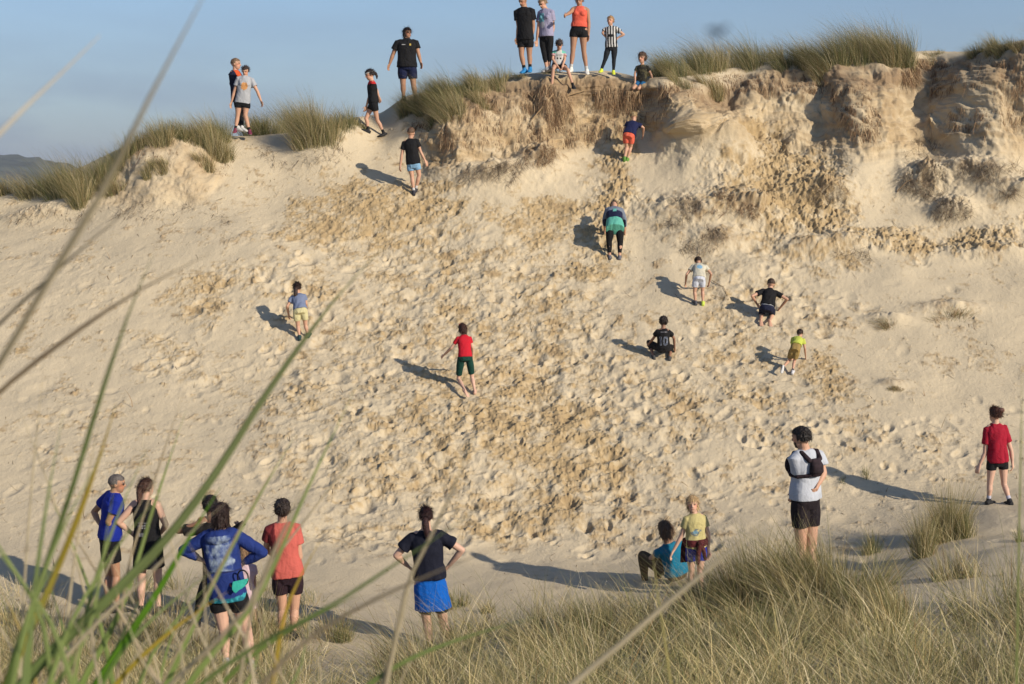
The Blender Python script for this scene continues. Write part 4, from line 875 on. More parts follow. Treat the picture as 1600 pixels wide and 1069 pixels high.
person('person with short curly hair in a coral T-shirt and black shorts', CQ, J((250,148),(250,238),(285,575), (148,400,.05),(175,430,.25), (362,455,.02),(335,480,.22), (252,790),(240,950),(330,790),(322,950)),
       yaw=186, head_yaw=195, hp=228, fem=True, hair=('curly', (.045, .028, .022)), shirt=dict(col=(.70, .155, .125), fn=coral, hem=.0, flare=1.05), shorts=dict(col=(.03, .014, .022), leg=.50, flare=1.2), shoes=(BLACK,), group=GR_WATCH)
person('woman with dark ponytail, navy T-shirt and bright blue shorts, hands on hips', CG, J((305,168),(305,252),(328,545), (140,385,.0),(200,440,.08), (505,355,.0),(432,442,.08), (312,760),(330,885),(402,760),(442,888)),
       yaw=180, hp=222, fem=True, skin=PALE, build=1.12, hair=('tied', (.045, .015, .015)), tail=dict(pts=[(0,-.42,.0),(0,-.56,-.2),(-.08,-.56,-.7),(-.14,-.52,-1.25)], r=[.15,.19,.17,.07]), shirt=dict(col=(.012, .014, .030), hem=.12, sleeve=.62), shorts=dict(col=(.005, .14, .62), leg=.62, flare=1.22, skirt=.62, rise=.22, under=(.72, (.012, .014, .035))), shoes=((.02, .02, .02), (.02, .02, .02), (.1, .1, .1)), socks=(.05, .05, .05), group=GR_WATCH)
person('boy with light brown hair in a teal T-shirt and brown trousers sitting in the grass', CH, J((265,632),(285,700),(325,850), (205,765,.05),(165,800,.20), (345,780,.25),(250,810,.35), (150,765,.22),(160,905,.3),(225,790,.35),(230,905,.4)),
       yaw=205, hp=195, child=True, seat=False, hair=('bob', (.17, .10, .055), .15), shirt=dict(col=(.010, .20, .34), hem=-.05, flare=1.05), shorts=dict(col=(.13, .085, .05), leg=1.92, flare=1.3, name='trousers'), shoes=(BLACK,), group=GR_WATCH)
def ytee(cc, s, f, h, T_, q):
    n = fbm(s * 28, h * 12, 83, 3); cc[(((s + .02) / .07) ** 2 + ((h - .52) / .11) ** 2 < 1) & (f > 0) & (n > -.12)] = (.22, .26, .26); cc[(((s + .035) / .03) ** 2 + ((h - .53) / .06) ** 2 < 1) & (f > 0)] = (.25, .45, .6); return cc
yg = person('girl with blond bob, yellow T-shirt and blue shorts looking back at the camera', CH, J((408,492),(420,548),(426,725), (492,655),(490,735), (352,655),(308,738), (448,850),(455,945),(402,845),(402,940)),
       yaw=15, head_yaw=-8, hp=166, child=True, fem=True, skin=PALE, hair=('bob', (.62, .43, .22), .55), shirt=dict(col=(.66, .58, .26), fn=ytee, hem=.05), shorts=dict(col=(.02, .04, .42), leg=.50), shoes=((.1, .1, .12),), group=GR_WATCH, vox=.006)
mv = person('dark haired bearded man in white T-shirt, black shorts and running vest', CH, J((975,148),(1000,215),(998,470), (988,385,-.05),(950,440,.02), (1092,330,.05),(1068,385,-.05), (975,740),(975,905),(1030,740),(1032,912)),
       yaw=212, head_yaw=232, hp=256, hair=('short', (.025, .018, .014)), shirt=dict(col=(.62, .66, .74), hem=.02, sleeve=.6), shorts=dict(col=(.020, .014, .018), leg=.50), shoes=(BLACK,), group=GR_WATCH, extras={'beard': (.05, .03, .022)})
person('girl with auburn bun, crimson T-shirt and black shorts at the right edge', CI, J((688,125),(690,192),(708,445), (618,395),(582,475), (802,378),(810,455), (652,610),(645,725),(752,610),(793,730)),
       yaw=182, head_yaw=195, hp=160, child=True, fem=True, skin=PALE, hair=('tied', (.13, .05, .03)), tail=dict(pts=[(-.12,-.40,.32),(-.22,-.44,.34)], r=[.17,.16], name='hair_bun'), shirt=dict(col=(.42, .010, .035), hem=-.03, sleeve=.62), shorts=dict(col=BLACK, leg=.36, flare=1.08), shoes=(BLACK, BLACK, (.02, .02, .02)), socks=(.62, .62, .75), group=GR_WATCH, shoe_yaw=(-50, 0))

# the yellow girl's jacket knotted round her waist, the man's vest
def worn(p, nm, shapes, colr, vox=.006, fn=None):
    A = Acc()
    for k_, a in shapes: getattr(A, k_)(*a)
    me = A.fuse(vox, 1, p['base']); q = mesh_co(me); c = np.tile(vec(colr), (len(q), 1)); c *= (.8 + .6 * (fbm(q[:, 0] * 30, q[:, 2] * 30, 650, 2) + .3))[:, None]; set_tone(me, c); return put(nm, me, M_FAB, p['root'])
p = yg; H_ = p['H']; T_ = p['neck'] - p['pel']
def pt(p, s, f, h): return p['pel'] + p['lf'] * s * p['H'] + p['fb'] * f * p['H'] + (p['neck'] - p['pel']) * h
worn(p, 'tied_jacket', [('loft', ([(pt(p,0,0,.10), p['lf']*.118*H_, p['fb']*.092*H_), (pt(p,0,0,.20), p['lf']*.122*H_, p['fb']*.096*H_), (pt(p,0,0,.30), p['lf']*.112*H_, p['fb']*.088*H_)],)),
     ('loft', ([(pt(p,0,-.085,.28), p['lf']*.10*H_, p['fb']*.02*H_), (pt(p,0,-.095,0), p['lf']*.12*H_, p['fb']*.022*H_), (pt(p,0,-.10,-.45), p['lf']*.13*H_, p['fb']*.02*H_)],)),
     ('tube', ([pt(p,0,.10,.2), pt(p,-.02,.115,0), pt(p,-.03,.11,-.35)], [.026*H_,.024*H_,.018*H_])), ('tube', ([pt(p,.0,.10,.2), pt(p,.03,.115,.02), pt(p,.045,.11,-.25)], [.024*H_,.022*H_,.016*H_])), ('ball', (pt(p,0,.105,.2), (p['lf']*.03*H_, p['fb']*.02*H_, p['up']*.03*H_)))], (.10, .018, .022))
p = mv; H_ = p['H']
worn(p, 'running_vest', [('loft', ([(pt(p,0,-.085,.52), p['lf']*.035*H_, p['fb']*.018*H_), (pt(p,0,-.095,.62), p['lf']*.048*H_, p['fb']*.034*H_), (pt(p,0,-.095,.76), p['lf']*.046*H_, p['fb']*.030*H_), (pt(p,0,-.082,.88), p['lf']*.034*H_, p['fb']*.014*H_)],)),
     ('tube', ([pt(p,.045,-.075,.86), pt(p,.062,-.03,.99), pt(p,.065,.035,.96), pt(p,.06,.072,.78), pt(p,.06,.078,.55)], [.016*H_]*5)), ('tube', ([pt(p,-.045,-.075,.86), pt(p,-.062,-.03,.99), pt(p,-.065,.035,.96), pt(p,-.06,.072,.78), pt(p,-.06,.078,.55)], [.016*H_]*5)),
     ('tube', ([pt(p,.04,-.08,.55), pt(p,.095,-.03,.52), pt(p,.088,.04,.52), pt(p,.06,.078,.55)], [.013*H_]*4)), ('tube', ([pt(p,-.04,-.08,.55), pt(p,-.095,-.03,.52), pt(p,-.088,.04,.52), pt(p,-.06,.078,.55)], [.013*H_]*4)),
     ('ball', (pt(p,.062,.085,.70), (p['lf']*.03*H_, p['fb']*.02*H_, p['up']*.05*H_))), ('ball', (pt(p,-.062,.085,.70), (p['lf']*.03*H_, p['fb']*.02*H_, p['up']*.05*H_)))], (.035, .022, .028))
# a teal sun visor clipped to the hoodie, hanging at the hip
p = hw_; H_ = p['H']; A = Acc(); c0 = vec(at(CP[0] + 412 / CP[2], CP[1] + 572 / CP[2], p['D'] - .17))
vr = bpy.data.objects.new('sun_visor', None); col.objects.link(vr); vr.location = c0; tag(vr, 'teal sun visor with a black strap hanging at the hip of the blue hoodie', 'sun visor')
t = np.linspace(0, math.pi, 13)
pk = [(c0 + vec((.005 + .01 * math.sin(a), 0, 0)) + vec((-.075 * math.sin(a) * 1.0, -.02 * math.sin(a), .07 * math.cos(a) - .03 * math.sin(a)))) for a in t]
secs = []
for a in np.linspace(0, 1, 9):
    w_ = .075 * math.sqrt(max(.03, 1 - (a * 1.0 - .15) ** 2)) if a > .15 else .075
    secs.append((c0 + vec((.02 - .03 * a, -.03 * a * (2 - a), .035 - .115 * a)), vec((.075 * math.sqrt(max(.02, 1 - (a) ** 2.2)) + .012, 0, .02)), vec((0, .005, .002))))
A.loft(secs, 20, 2.4); m_ = A.fuse(.0045, 1, c0); set_tone(m_, (.06, .60, .48)); put('peak', m_, M_FAB, vr)
A = Acc(); ring = [c0 + vec((.04 + .055 * math.cos(a), .012 - .02 * math.sin(a), .055 + .085 * math.sin(a) )) for a in np.linspace(0, 2 * math.pi, 25)]
A.tube(ring, [.009] * 25, 8, False); m_ = A.fuse(.004, 1, c0); set_tone(m_, (.012, .012, .016)); put('strap', m_, M_FAB, vr)
# the phone held up behind the hoodie
p = ph; wp = p['W']('rw') + vec((.02, -.02, .085)); A = Acc(); u_ = nrm(vec((.85, 0, .55))); n_ = nrm(vec((0, 1, .2))); v_ = np.cross(n_, u_)
A.loft([(wp - u_ * .075, v_ * .034, n_ * .0045), (wp, v_ * .036, n_ * .005), (wp + u_ * .075, v_ * .034, n_ * .0045)], 20, 5.0)
m_ = A.fuse(.003, 0, wp); set_tone(m_, (.012, .012, .014)); po = put('smartphone', m_, M_PLA, None); po.location = wp; tag(po, 'black phone held up in a raised hand beside the blue hoodie', 'phone')
# ================================================================== marram grass, roots, near stalks
M_GRASS = attr_mat('marram_blade', .62, .3, trans=.28)
M_ROOT = attr_mat('dead_roots', .95, .1)
GREEN = vec((.085, .110, .036)); OLIVE = vec((.135, .140, .050)); STRAW = vec((.42, .34, .165)); BLEACH = vec((.58, .50, .32)); RUST = vec((.20, .115, .045)); DGREEN = vec((.055, .070, .030))
def ribbons(roots, length, lean, droop, width, c0, c1, segs=4, rg=None, side=None):
    """roots (n,3); lean (n,3) start direction; droop (n,3) added with the square of the height -> V, F, colours"""
    n = len(roots); t = np.linspace(0, 1, segs + 1)
    P = roots[:, None] + length[:, None, None] * (lean[:, None] * t[None, :, None] + droop[:, None] * (t ** 2.2)[None, :, None])
    a = rg.uniform(0, math.pi, n); sd = np.stack([np.cos(a), np.sin(a) * .6, np.zeros(n)], -1) if side is None else side
    w_ = width[:, None] * (1 - t ** 1.6 * .88)[None]
    A = P - sd[:, None] * w_[..., None] * .5; B = P + sd[:, None] * w_[..., None] * .5
    V = np.stack([A, B], 2).reshape(n, -1, 3)
    C = (c0[:, None] * (1 - t)[None, :, None] + c1[:, None] * t[None, :, None]); C = np.repeat(C, 2, axis=1)
    m = V.shape[1]; base = (np.arange(n) * m)[:, None]
    q = np.arange(segs) * 2
    Fc = np.stack([base + q, base + q + 1, base + q + 3, base + q + 2], -1).reshape(-1, 4)
    return V.reshape(-1, 3), Fc, C.reshape(-1, 3)
def blade_cols(n, mixw, rg):
    """mixw: weights green, olive, straw, bleached, rust"""
    pal = np.stack([GREEN, OLIVE, STRAW, BLEACH, RUST]); k = rg.choice(5, n, p=np.array(mixw) / sum(mixw)); c = pal[k] * rg.uniform(.75, 1.25, (n, 1))
    c1 = c * .72 + .28 * STRAW * rg.uniform(.6, 1.2, (n, 1)); return c, c1
def tuft(name, label, u, v, hpx, rpx, n, mixw, group, lean=-.35, cat='grass tussock', spread=.55, tmin=14.0, tmax=19.0, width=.0055, depth=.6, kind=None, seed=None, back=0):
    rg = np.random.default_rng(int(abs(u) * 7 + abs(v) * 13) if seed is None else seed)
    g, ij = ground_pt(u, v, tmin, tmax); s = F / g.y; r = rpx / s; h_ = hpx / s
    ang = rg.uniform(0, 2 * math.pi, n); rad = r * np.sqrt(rg.uniform(0, 1, n)) * rg.uniform(.5, 1.15, n)
    rx = g.x + rad * np.cos(ang); ry = g.y + back + rad * np.sin(ang) * depth
    # several sub-clumps make the outline uneven
    k = max(3, n // 160); cx = rg.uniform(-1, 1, k) * r; cy = rg.uniform(-1, 1, k) * r * depth; ci = rg.integers(0, k, n); mixc = rg.uniform(.45, .9, n)
    rx = g.x + (rx - g.x) * (1 - mixc * .75) + cx[ci] * mixc * .8; ry = g.y + back + (ry - g.y - back) * (1 - mixc * .75) + cy[ci] * mixc * .8
    gx = np.linspace(rx.min(), rx.max(), 9); gy = np.linspace(ry.min(), ry.max(), 5)
    gz = np.array([[ground_z(a, b) for a in gx] for b in gy])
    fx = np.clip((rx - gx[0]) / (gx[-1] - gx[0] + 1e-9) * 8, 0, 7.999); fy = np.clip((ry - gy[0]) / (gy[-1] - gy[0] + 1e-9) * 4, 0, 3.999); ix = fx.astype(int); iy = fy.astype(int); fx -= ix; fy -= iy
    gz = np.clip(gz, g.z - .28, g.z + .28)
    rz = (gz[iy, ix] * (1 - fx) + gz[iy, ix + 1] * fx) * (1 - fy) + (gz[iy + 1, ix] * (1 - fx) + gz[iy + 1, ix + 1] * fx) * fy - .02
    hk = rg.uniform(.62, 1.12, k)[ci]; L_ = h_ * hk * rg.uniform(.45, 1.12, n) * (1 - .35 * (rad / r) ** 2)
    out_x = (rx - g.x) / r * spread + rg.normal(0, .16, n) + lean * .5; out_y = (ry - g.y - back) / r * spread * .6 + rg.normal(0, .16, n)
    ln = np.stack([out_x, out_y, np.ones(n)], -1); ln /= np.linalg.norm(ln, axis=1, keepdims=True)
    dr = np.stack([lean * rg.uniform(.3, 1.2, n) + out_x * .25, rg.normal(0, .12, n), -rg.uniform(.02, .32, n)], -1)
    c0, c1 = blade_cols(n, mixw, rg)
    V_, F_, C_ = ribbons(np.stack([rx, ry, rz], -1) - vec(g)[None], L_, ln, dr, width * rg.uniform(.7, 1.3, n), c0, c1, 4, rg)
    o = mesh_np(name, V_, F_, M_GRASS, attrs={'tone': C_}); o.location = g; tag(o, label, cat, group, kind); return o
GT = 'marram tussocks along the crest'
MIX_G = (4, 4, 2.2, .8, .6); MIX_S = (2, 3.5, 4, 1.5, .8); MIX_R = (1, 2.5, 3.5, 1.2, 2.2)
TUF = [(8,300,34,24,MIX_R),(55,300,46,30,MIX_S),(100,302,66,27,MIX_G),(130,312,62,18,MIX_S),(152,285,62,26,MIX_G),(187,262,52,20,MIX_G),(178,296,36,22,MIX_R),(215,232,34,18,MIX_S),(250,222,46,22,MIX_S),
 (258,256,26,16,MIX_R),(226,272,24,14,MIX_S),(318,250,30,14,MIX_R),(276,208,32,18,MIX_G),(302,212,36,24,MIX_S),(326,228,62,24,MIX_S),(342,214,48,18,MIX_G),(350,246,44,16,MIX_S),(396,206,42,24,MIX_G),(418,206,38,22,MIX_G),(458,205,56,24,MIX_G),(482,212,74,30,MIX_S),(508,212,54,26,MIX_S),(532,194,38,30,MIX_G),
 (560,190,16,16,MIX_G),(628,178,40,14,MIX_G),(650,165,38,22,MIX_G),(672,158,42,24,MIX_G),(694,150,46,26,MIX_G),(706,172,42,22,MIX_S),(678,188,34,18,MIX_G),(722,142,38,26,MIX_G),(742,134,36,24,MIX_S),(764,130,34,26,MIX_S),(786,124,20,20,MIX_G),(745,158,30,20,MIX_R),
 (812,116,12,26,MIX_S),(855,110,12,22,MIX_G),(1012,118,20,14,MIX_S),(1034,112,36,18,MIX_G),(1052,106,46,22,MIX_G),(1080,106,50,26,MIX_G),(1110,106,54,28,MIX_S),(1140,110,54,28,MIX_S),(1170,102,48,26,MIX_G),(1200,98,34,24,MIX_S),(1064,128,30,18,MIX_S),
 (1108,134,34,18,MIX_R),(1228,100,32,22,MIX_G),(1256,100,40,22,MIX_G),(1280,98,44,24,MIX_S),(1304,96,50,26,MIX_G),(1330,96,58,28,MIX_G),(1356,94,64,28,MIX_S),(1384,94,60,28,MIX_S),(1404,92,54,22,MIX_G),(1420,96,42,12,MIX_S),(1285,118,34,16,MIX_R),
 (1462,84,9,18,MIX_R),(1522,82,24,14,MIX_G),(1548,78,28,18,MIX_S),(1572,74,26,18,MIX_G),(1592,72,20,12,MIX_R),(1655,66,40,30,MIX_S),(1730,76,52,34,MIX_G),(1810,82,46,32,MIX_S),(1880,84,50,30,MIX_G),(-45,312,44,30,MIX_S),(-110,318,56,32,MIX_G),(-190,320,46,30,MIX_S)]
def place_word(u, v):
    ks = [(-20,'past the left end of the crest'),(60,'at the far left end of the crest'),(140,'above the left shoulder of the dune'),(235,'on the left slope of the crest'),(300,'above the small bleached bluff'),(360,'left of the girl in the grey T-shirt'),(440,'right of the girl in grey'),
          (520,'left of the gully'),(615,'at the head of the gully'),(690,'by the feet of the polo shirt man'),(800,'right of the polo shirt man'),(1000,'under the people on the cliff'),(1125,'just right of the curly haired child'),
          (1220,'above the shaded cliff'),(1320,'left half of the right crest clump'),(1440,'right half of the right crest clump'),(1500,'over the dark right hollow'),(1600,'on top of the right bluff'),(2000,'beyond the right bluff')]
    for a, w_ in ks:
        if u < a: return w_
seen = {}
SZ = lambda h_: 'tall' if h_ > 52 else 'mid-height' if h_ > 38 else 'short' if h_ > 22 else 'very low'
CLN = {id(MIX_G): 'green', id(MIX_S): 'straw coloured', id(MIX_R): 'rusty brown'}
for (u, v, hp_, r_, mx_) in TUF:
    base_l = '%s %s marram tussock %s' % (SZ(hp_), CLN[id(mx_)], place_word(u, v))
    seen.setdefault(base_l, []).append((u, v, hp_, r_, mx_))
ORD = {1: [''], 2: ['left of two: ', 'right of two: '], 3: ['left of three: ', 'middle of three: ', 'right of three: '], 4: ['leftmost: ', 'second from left: ', 'third from left: ', 'rightmost: ']}
for bl, lst in seen.items():
    lst.sort()
    for (u, v, hp_, r_, mx_), pre in zip(lst, ORD.get(len(lst), [''] * 9)):
        tuft('marram_tussock', pre + bl, u, v + 4, hp_ * (1.22 if u < 1010 else 1.40), r_ * 1.15, int(260 + hp_ * r_ * .75), mx_, GT, lean=-.42 if u > 600 else -.22, spread=.6)
# loose tussocks on the sand at the right foot
for (u, v, hp_, r_, n_, lab) in ((1478,842,125,36,1200,'tallest green-gold tussock on the sandy mound left of the girl in crimson'),(1440,870,105,28,800,'green-gold tussock at the left foot of the sandy mound'),(1512,838,74,24,420,'thin tussock nearest the feet of the girl in crimson'),
        (1366,864,58,24,260,'small tussock between the running vest man and the sandy mound'),(1352,744,26,12,70,'tiny sprig of grass on the flat sand right of the running vest'),(1318,752,18,12,50,'fainter tiny sprig of grass beside the running vest man'),
        (716,946,54,24,240,'small green tussock at the right hip of the woman in blue shorts'),(770,956,40,20,130,'sparse wispy tussock on the sand right of the woman in blue shorts'),(540,1000,60,30,300,'thin tussock between the coral T-shirt and the blue shorts'),
        (1596,846,44,12,80,'thin tuft cut off by the right edge below the girl in crimson'),(1556,900,20,16,40,'very sparse blades on the mound near the right edge'),(1490,905,84,44,420,'wide straw tussock in front of the sandy mound')):
    tuft('grass_tussock', lab, u, v, hp_, r_, n_, MIX_G if n_ < 800 and u != 1490 else MIX_S, 'loose tussocks at the foot of the slope', lean=-.05, tmin=5.0, tmax=10.5, width=.005, spread=.35, depth=.9)
for q, (u, v, hp_, r_) in enumerate(((1012,1000,105,34),(1062,985,125,36),(1112,968,125,40),(1158,962,128,40),(1205,958,122,38),(1250,962,120,36),(1296,958,112,36),(1340,968,100,32),(1388,985,84,34),(950,1012,92,36),(896,1022,88,34),(842,1030,84,34),(1300,1020,110,44),(1180,1030,120,44),(1080,1045,110,40))):
    side_ = ['first','second','third','fourth','fifth','sixth','seventh','eighth','ninth','tenth','eleventh','twelfth']
    lab_ = ('%s tall tussock from the left along the top of the foreground hump' % side_[[9,10,11].index(q) if 0 else {11:0,10:1,9:2,0:3,1:4,2:5,3:6,4:7,5:8,6:9,7:10,8:11}[q]]) if q < 12 else ['right of three tussocks low on the near side of the hump','middle of three tussocks low on the near side of the hump','left of three tussocks low on the near side of the hump'][q - 12]
    tuft('grass_tussock', lab_, u, v, hp_ * ([.55, .60, .80, 1.25][q] if q < 4 else 1.5 if q < 8 else 1.2 if q < 14 else .9), r_, 1400, [MIX_S, MIX_G, (2.5,4,5,2.5,.6)][q % 3], 'tall tussocks on the foreground hump', lean=[-.15,.1,-.3][q % 3], tmin=3.0, tmax=8.0, width=.0062, spread=.42, depth=.9, seed=300 + q)
# small dark cushions of creeping plants half buried on the right of the face
for (u, v, hp_, r_, lab) in ((1388,508,16,30,'low dark cushion of creeping grass, left of two on the smooth right face'),(1478,494,16,46,'long low cushion of creeping grass, right of two on the smooth right face'),(1394,608,10,20,'smallest dark cushion of grass below the other two')):
    tuft('creeping_plant', lab, u, v, hp_, r_, 420, (1, 2, 1.5, .3, 4), 'low plants half buried on the face', lean=-.3, cat='plant', tmin=8, tmax=15, width=.006, spread=1.6, depth=.5)

# ---- the mass of marram in the foreground
rg = np.random.default_rng(5)
def dens(u, v):
    """how thickly the foreground sand is grown over, by place"""
    n = fbm(u / 90., v / 60., 700, 3)
    left_ = (.30 * sstep(880, 915, v + 18 * n) + .70 * sstep(945, 985, v + 18 * n)) * (1 - sstep(470, 545, u + 30 * n))
    mid = sstep(1036, 1066, v + 20 * n) * sstep(540, 610, u) * (1 - sstep(740, 800, u))
    rgt = sstep(700, 800, u - .3 * (1000 - v) + 30 * n) * sstep(925 , 960, v + 26 * n - 34 * (u < 1110))
    far_r = sstep(1330, 1420, u) * (1 - sstep(915, 985, v + 22 * n))
    d = np.maximum(np.maximum(left_, mid), rgt) * (1 - .97 * far_r)
    patch = np.exp(-(((u - 1480) / 90) ** 2 + ((v - 955) / 16) ** 2)); patch2 = np.exp(-(((u - 1065) / 62) ** 2 + ((v - 985) / 50) ** 2)) * .88
    return d * (1 - .85 * patch) * (1 - patch2)
rows_f = np.where((tp > 2.2) & (tp < 7.4))[0]; cols_f = np.where((us > -330) & (us < 1960))[0]
sub = np.ix_(rows_f[::2], cols_f[::4]); Du = dens(U[sub], V[sub])
gx_, gy_, gz_ = X[sub], Y[sub], Z[sub]
area = np.abs(np.gradient(gx_, axis=1) * np.gradient(gy_, axis=0)); pr = (Du * area * (1.0 + .9 * (gy_ < 12))).ravel(); pr /= pr.sum()
NT = 1100; NB = 105000
ci = rg.choice(pr.size, NT, p=pr); cxy = np.stack([gx_.ravel()[ci], gy_.ravel()[ci], gz_.ravel()[ci]], -1)
tone_c = rg.normal(0, 1, NT); hgt_c = rg.choice([.45, .7, 1.0, 1.25], NT, p=[.22, .3, .3, .18]) * rg.uniform(.85, 1.15, NT); lean_c = rg.normal(-.04, .24, NT)
bi = rg.integers(0, NT, NB); rr = rg.normal(0, 1, (NB, 2)) * rg.choice([.05, .09, .16], NT)[bi][:, None]; roots = cxy[bi].copy(); roots[:, 0] += rr[:, 0]; roots[:, 1] += rr[:, 1]; roots[:, 2] -= .03
Lb = .80 * hgt_c[bi] * rg.uniform(.35, 1.15, NB); Lb *= np.where(proj(roots[:, 0], roots[:, 1], roots[:, 2])[0] < 620, .68, 1)
ln = np.stack([rr[:, 0] * 3.2 + lean_c[bi] + rg.normal(0, .12, NB), rr[:, 1] * 2.5 + rg.normal(0, .12, NB), np.ones(NB)], -1); ln /= np.linalg.norm(ln, axis=1, keepdims=True)
dr = np.stack([rg.normal(-.05, .22, NB) + lean_c[bi] * .9, rg.normal(0, .2, NB), -rg.uniform(.0, .5, NB)], -1)
c0, c1 = blade_cols(NB, (3.0, 4.4, 4.4, 2.6, 1.0), rg); tn = np.clip(tone_c[bi] * .26, -.5, .5)[:, None]
c0 = c0 * (1 + tn) * 1.22; c1 = c1 * (1 + tn) * 1.28
V_, F_, C_ = ribbons(roots, Lb, ln, dr, rg.uniform(.0030, .0078, NB), c0 * .85, c1, 4, rg)
fg = mesh_np('marram_grass', V_, F_, M_GRASS, attrs={'tone': C_}); tag(fg, 'dense straw and olive marram grass filling the near hollow and right hump', 'grass', kind='stuff')
# dry litter and fallen blades on the ground between
NL_ = 16000; ci = rg.choice(pr.size, NL_, p=pr); roots = np.stack([gx_.ravel()[ci], gy_.ravel()[ci], gz_.ravel()[ci]], -1); roots[:, :2] += rg.normal(0, .25, (NL_, 2)); roots[:, 2] += .015
a = rg.uniform(0, 2 * math.pi, NL_); ln = np.stack([np.cos(a), np.sin(a), rg.uniform(-.05, .25, NL_)], -1); c0, c1 = blade_cols(NL_, (.2, 1, 4, 3, 2), rg)
V_, F_, C_ = ribbons(roots, rg.uniform(.1, .4, NL_), ln, np.zeros((NL_, 3)), rg.uniform(.003, .006, NL_), c0, c1, 2, rg)
lt = mesh_np('dead_grass', V_, F_, M_GRASS, attrs={'tone': C_}); tag(lt, 'fallen dry blades lying under the foreground marram', 'grass', kind='stuff')

patchy = fbm(X * 2.2, S * 2.2, 720, 3, .6) + .5 * fbm(X * 7, S * 5, 725, 2)
# ---- roots hanging from the cliff lips and matted over the hummocks
def strands(name, label, cat, group, pts, n, L0, L1, hang, cols, width=.008, seed=0, jitter=.3):
    rg = np.random.default_rng(900 + seed); R_ = []; N_ = []
    while len(R_) < n:
        u, v, ru, rv = pts[rg.integers(len(pts))]
        th, q = rg.uniform(0, 2 * math.pi), math.sqrt(rg.uniform()); uu, vv = u + ru * q * math.cos(th), v + rv * q * math.sin(th)
        g, (i, j) = ground_pt(uu, vv, 9.0, 18.5)
        if patchy[i, j] < rg.uniform(-.35, .25): continue
        R_.append((g.x, g.y, g.z)); N_.append(N[i, j])
    R_ = np.array(R_); N_ = np.array(N_); c = R_.mean(0); sd = rg.normal(0, jitter, (n, 3))
    if hang: d = np.stack([sd[:, 0] * .5, sd[:, 1] * .3 - .25, -np.ones(n)], -1) + N_ * .25
    else: 
        down = np.stack([N_[:, 0], N_[:, 1], N_[:, 2] - 1.0], -1); d = rg.normal(0, 1, (n, 3)); d[:, 0] *= 1.2; d -= N_ * (d * N_).sum(1, keepdims=True) * .85; d += down * .8 + N_ * .18
    d /= np.linalg.norm(d, axis=1, keepdims=True)
    dr = np.stack([rg.normal(0, .25, n), rg.normal(0, .1, n), -rg.uniform(.0, .3, n)], -1)
    pal = np.array(cols); cc = pal[rg.integers(0, len(pal), n)] * rg.uniform(.6, 1.35, (n, 1))
    V_, F_, C_ = ribbons(R_ - c[None] + N_ * .012, rg.uniform(L0, L1, n), d, dr, width * rg.uniform(.4, 1.3, n), cc, cc * 1.1, 4, rg)
    o = mesh_np(name, V_, F_, M_ROOT, attrs={'tone': C_}); o.location = c; tag(o, label, cat, group)
RC = [(.29, .19, .11), (.21, .13, .07), (.40, .29, .17), (.12, .07, .04)]; GC = [(.28, .22, .16), (.18, .135, .09), (.40, .33, .23), (.10, .07, .045)]
GF = 'root fringes hanging from the cliff lip'; GM = 'mats of dead roots on the hummocks'
for k, (lab, pts, n) in enumerate((
    ('root fringe below the lip under the seated girl in the white T-shirt', [(868,140,30,12),(845,160,25,22),(880,175,22,25)], 1100),
    ('root fringe under the grassy shoulder right of the polo shirt man', [(700,170,45,12),(745,158,30,12),(670,200,30,16)], 1100),
    ('root fringe on the pale lip right of the kneeling curly child', [(1060,138,36,12)], 420),
    ('dark root fringe shading the cliff under the crest grass, right of the dome', [(1150,130,50,14),(1215,128,45,16),(1270,130,35,18)], 2200),
    ('root fringe draping the lit spur under the tall crest clump', [(1335,150,26,30),(1345,190,28,30)], 1300),
    ('dark root fringe over the deep hollow at the right', [(1450,105,32,14),(1475,120,25,25),(1425,110,18,16)], 1500),
    ('root fringe on the face of the right bluff', [(1540,110,40,30),(1580,150,30,50),(1520,190,30,30)], 1300),
    ('fine fibrous roots all over the cliff face left of the seated girl', [(720,195,80,35),(800,185,60,45),(860,205,40,30)], 2000),
    ('fine fibrous roots on the cliff face right of the seated girl', [(950,175,60,30),(920,200,50,20),(1000,165,40,25)], 900),
    ('short root fringe on the cliff below the striped football shirt', [(960,147,34,10)], 420),
    ('root fringe on the small bleached bluff at the left', [(230,235,40,14),(300,225,50,18),(345,250,20,25)], 700))):
    strands('root_fringe', lab, 'roots', GF, pts, int(n * .95), .10, .44, True, RC, .009, k)
for k, (lab, pts, n) in enumerate((
    ('round dark root mat on the small knoll left of the orange shorts', [(838,243,26,18)], 900), ('long root mat below the round knoll', [(765,276,48,16),(800,262,25,10)], 1300),
    ('root mat on the left half of the middle hummock', [(1075,320,40,14),(1050,345,30,12)], 800), ('dark root mat on the right half of the middle hummock', [(1125,318,24,18),(1165,330,20,12)], 800),
    ('root mat on the lower edge of the middle hummock above the child in white shorts', [(1085,385,40,12),(1120,365,24,10)], 800), ('root mat on the hummock under the lit spur', [(1290,300,36,20)], 600),
    ('grey root mat below the deep hollow', [(1440,240,34,28),(1430,285,30,18)], 1400), ('sprawling grey root mat on the right hummocks', [(1500,265,60,20),(1560,270,40,18)], 1600),
    ('brown root mat at the foot of the right hummocks', [(1485,330,36,18),(1460,310,24,14)], 1100), ('root mat at the right edge of the slope', [(1570,300,12,9)], 300),
    ('scattered dry roots on the sand below the bleached bluff', [(235,330,70,16),(300,345,60,14)], 500), ('scattered dry roots below the left crest grass', [(75,338,75,18)], 360),
    ('scattered dry roots under the big left tussocks', [(450,250,50,14),(400,235,30,10),(520,240,30,14)], 420), ('dry twigs on the bank between the two right hand paths', [(1345,398,50,10)], 260))):
    strands('root_mat', lab, 'roots', GM, pts, int(n * .75), .06, .34, False, GC if k not in (0, 3) else RC, .010, 50 + k)
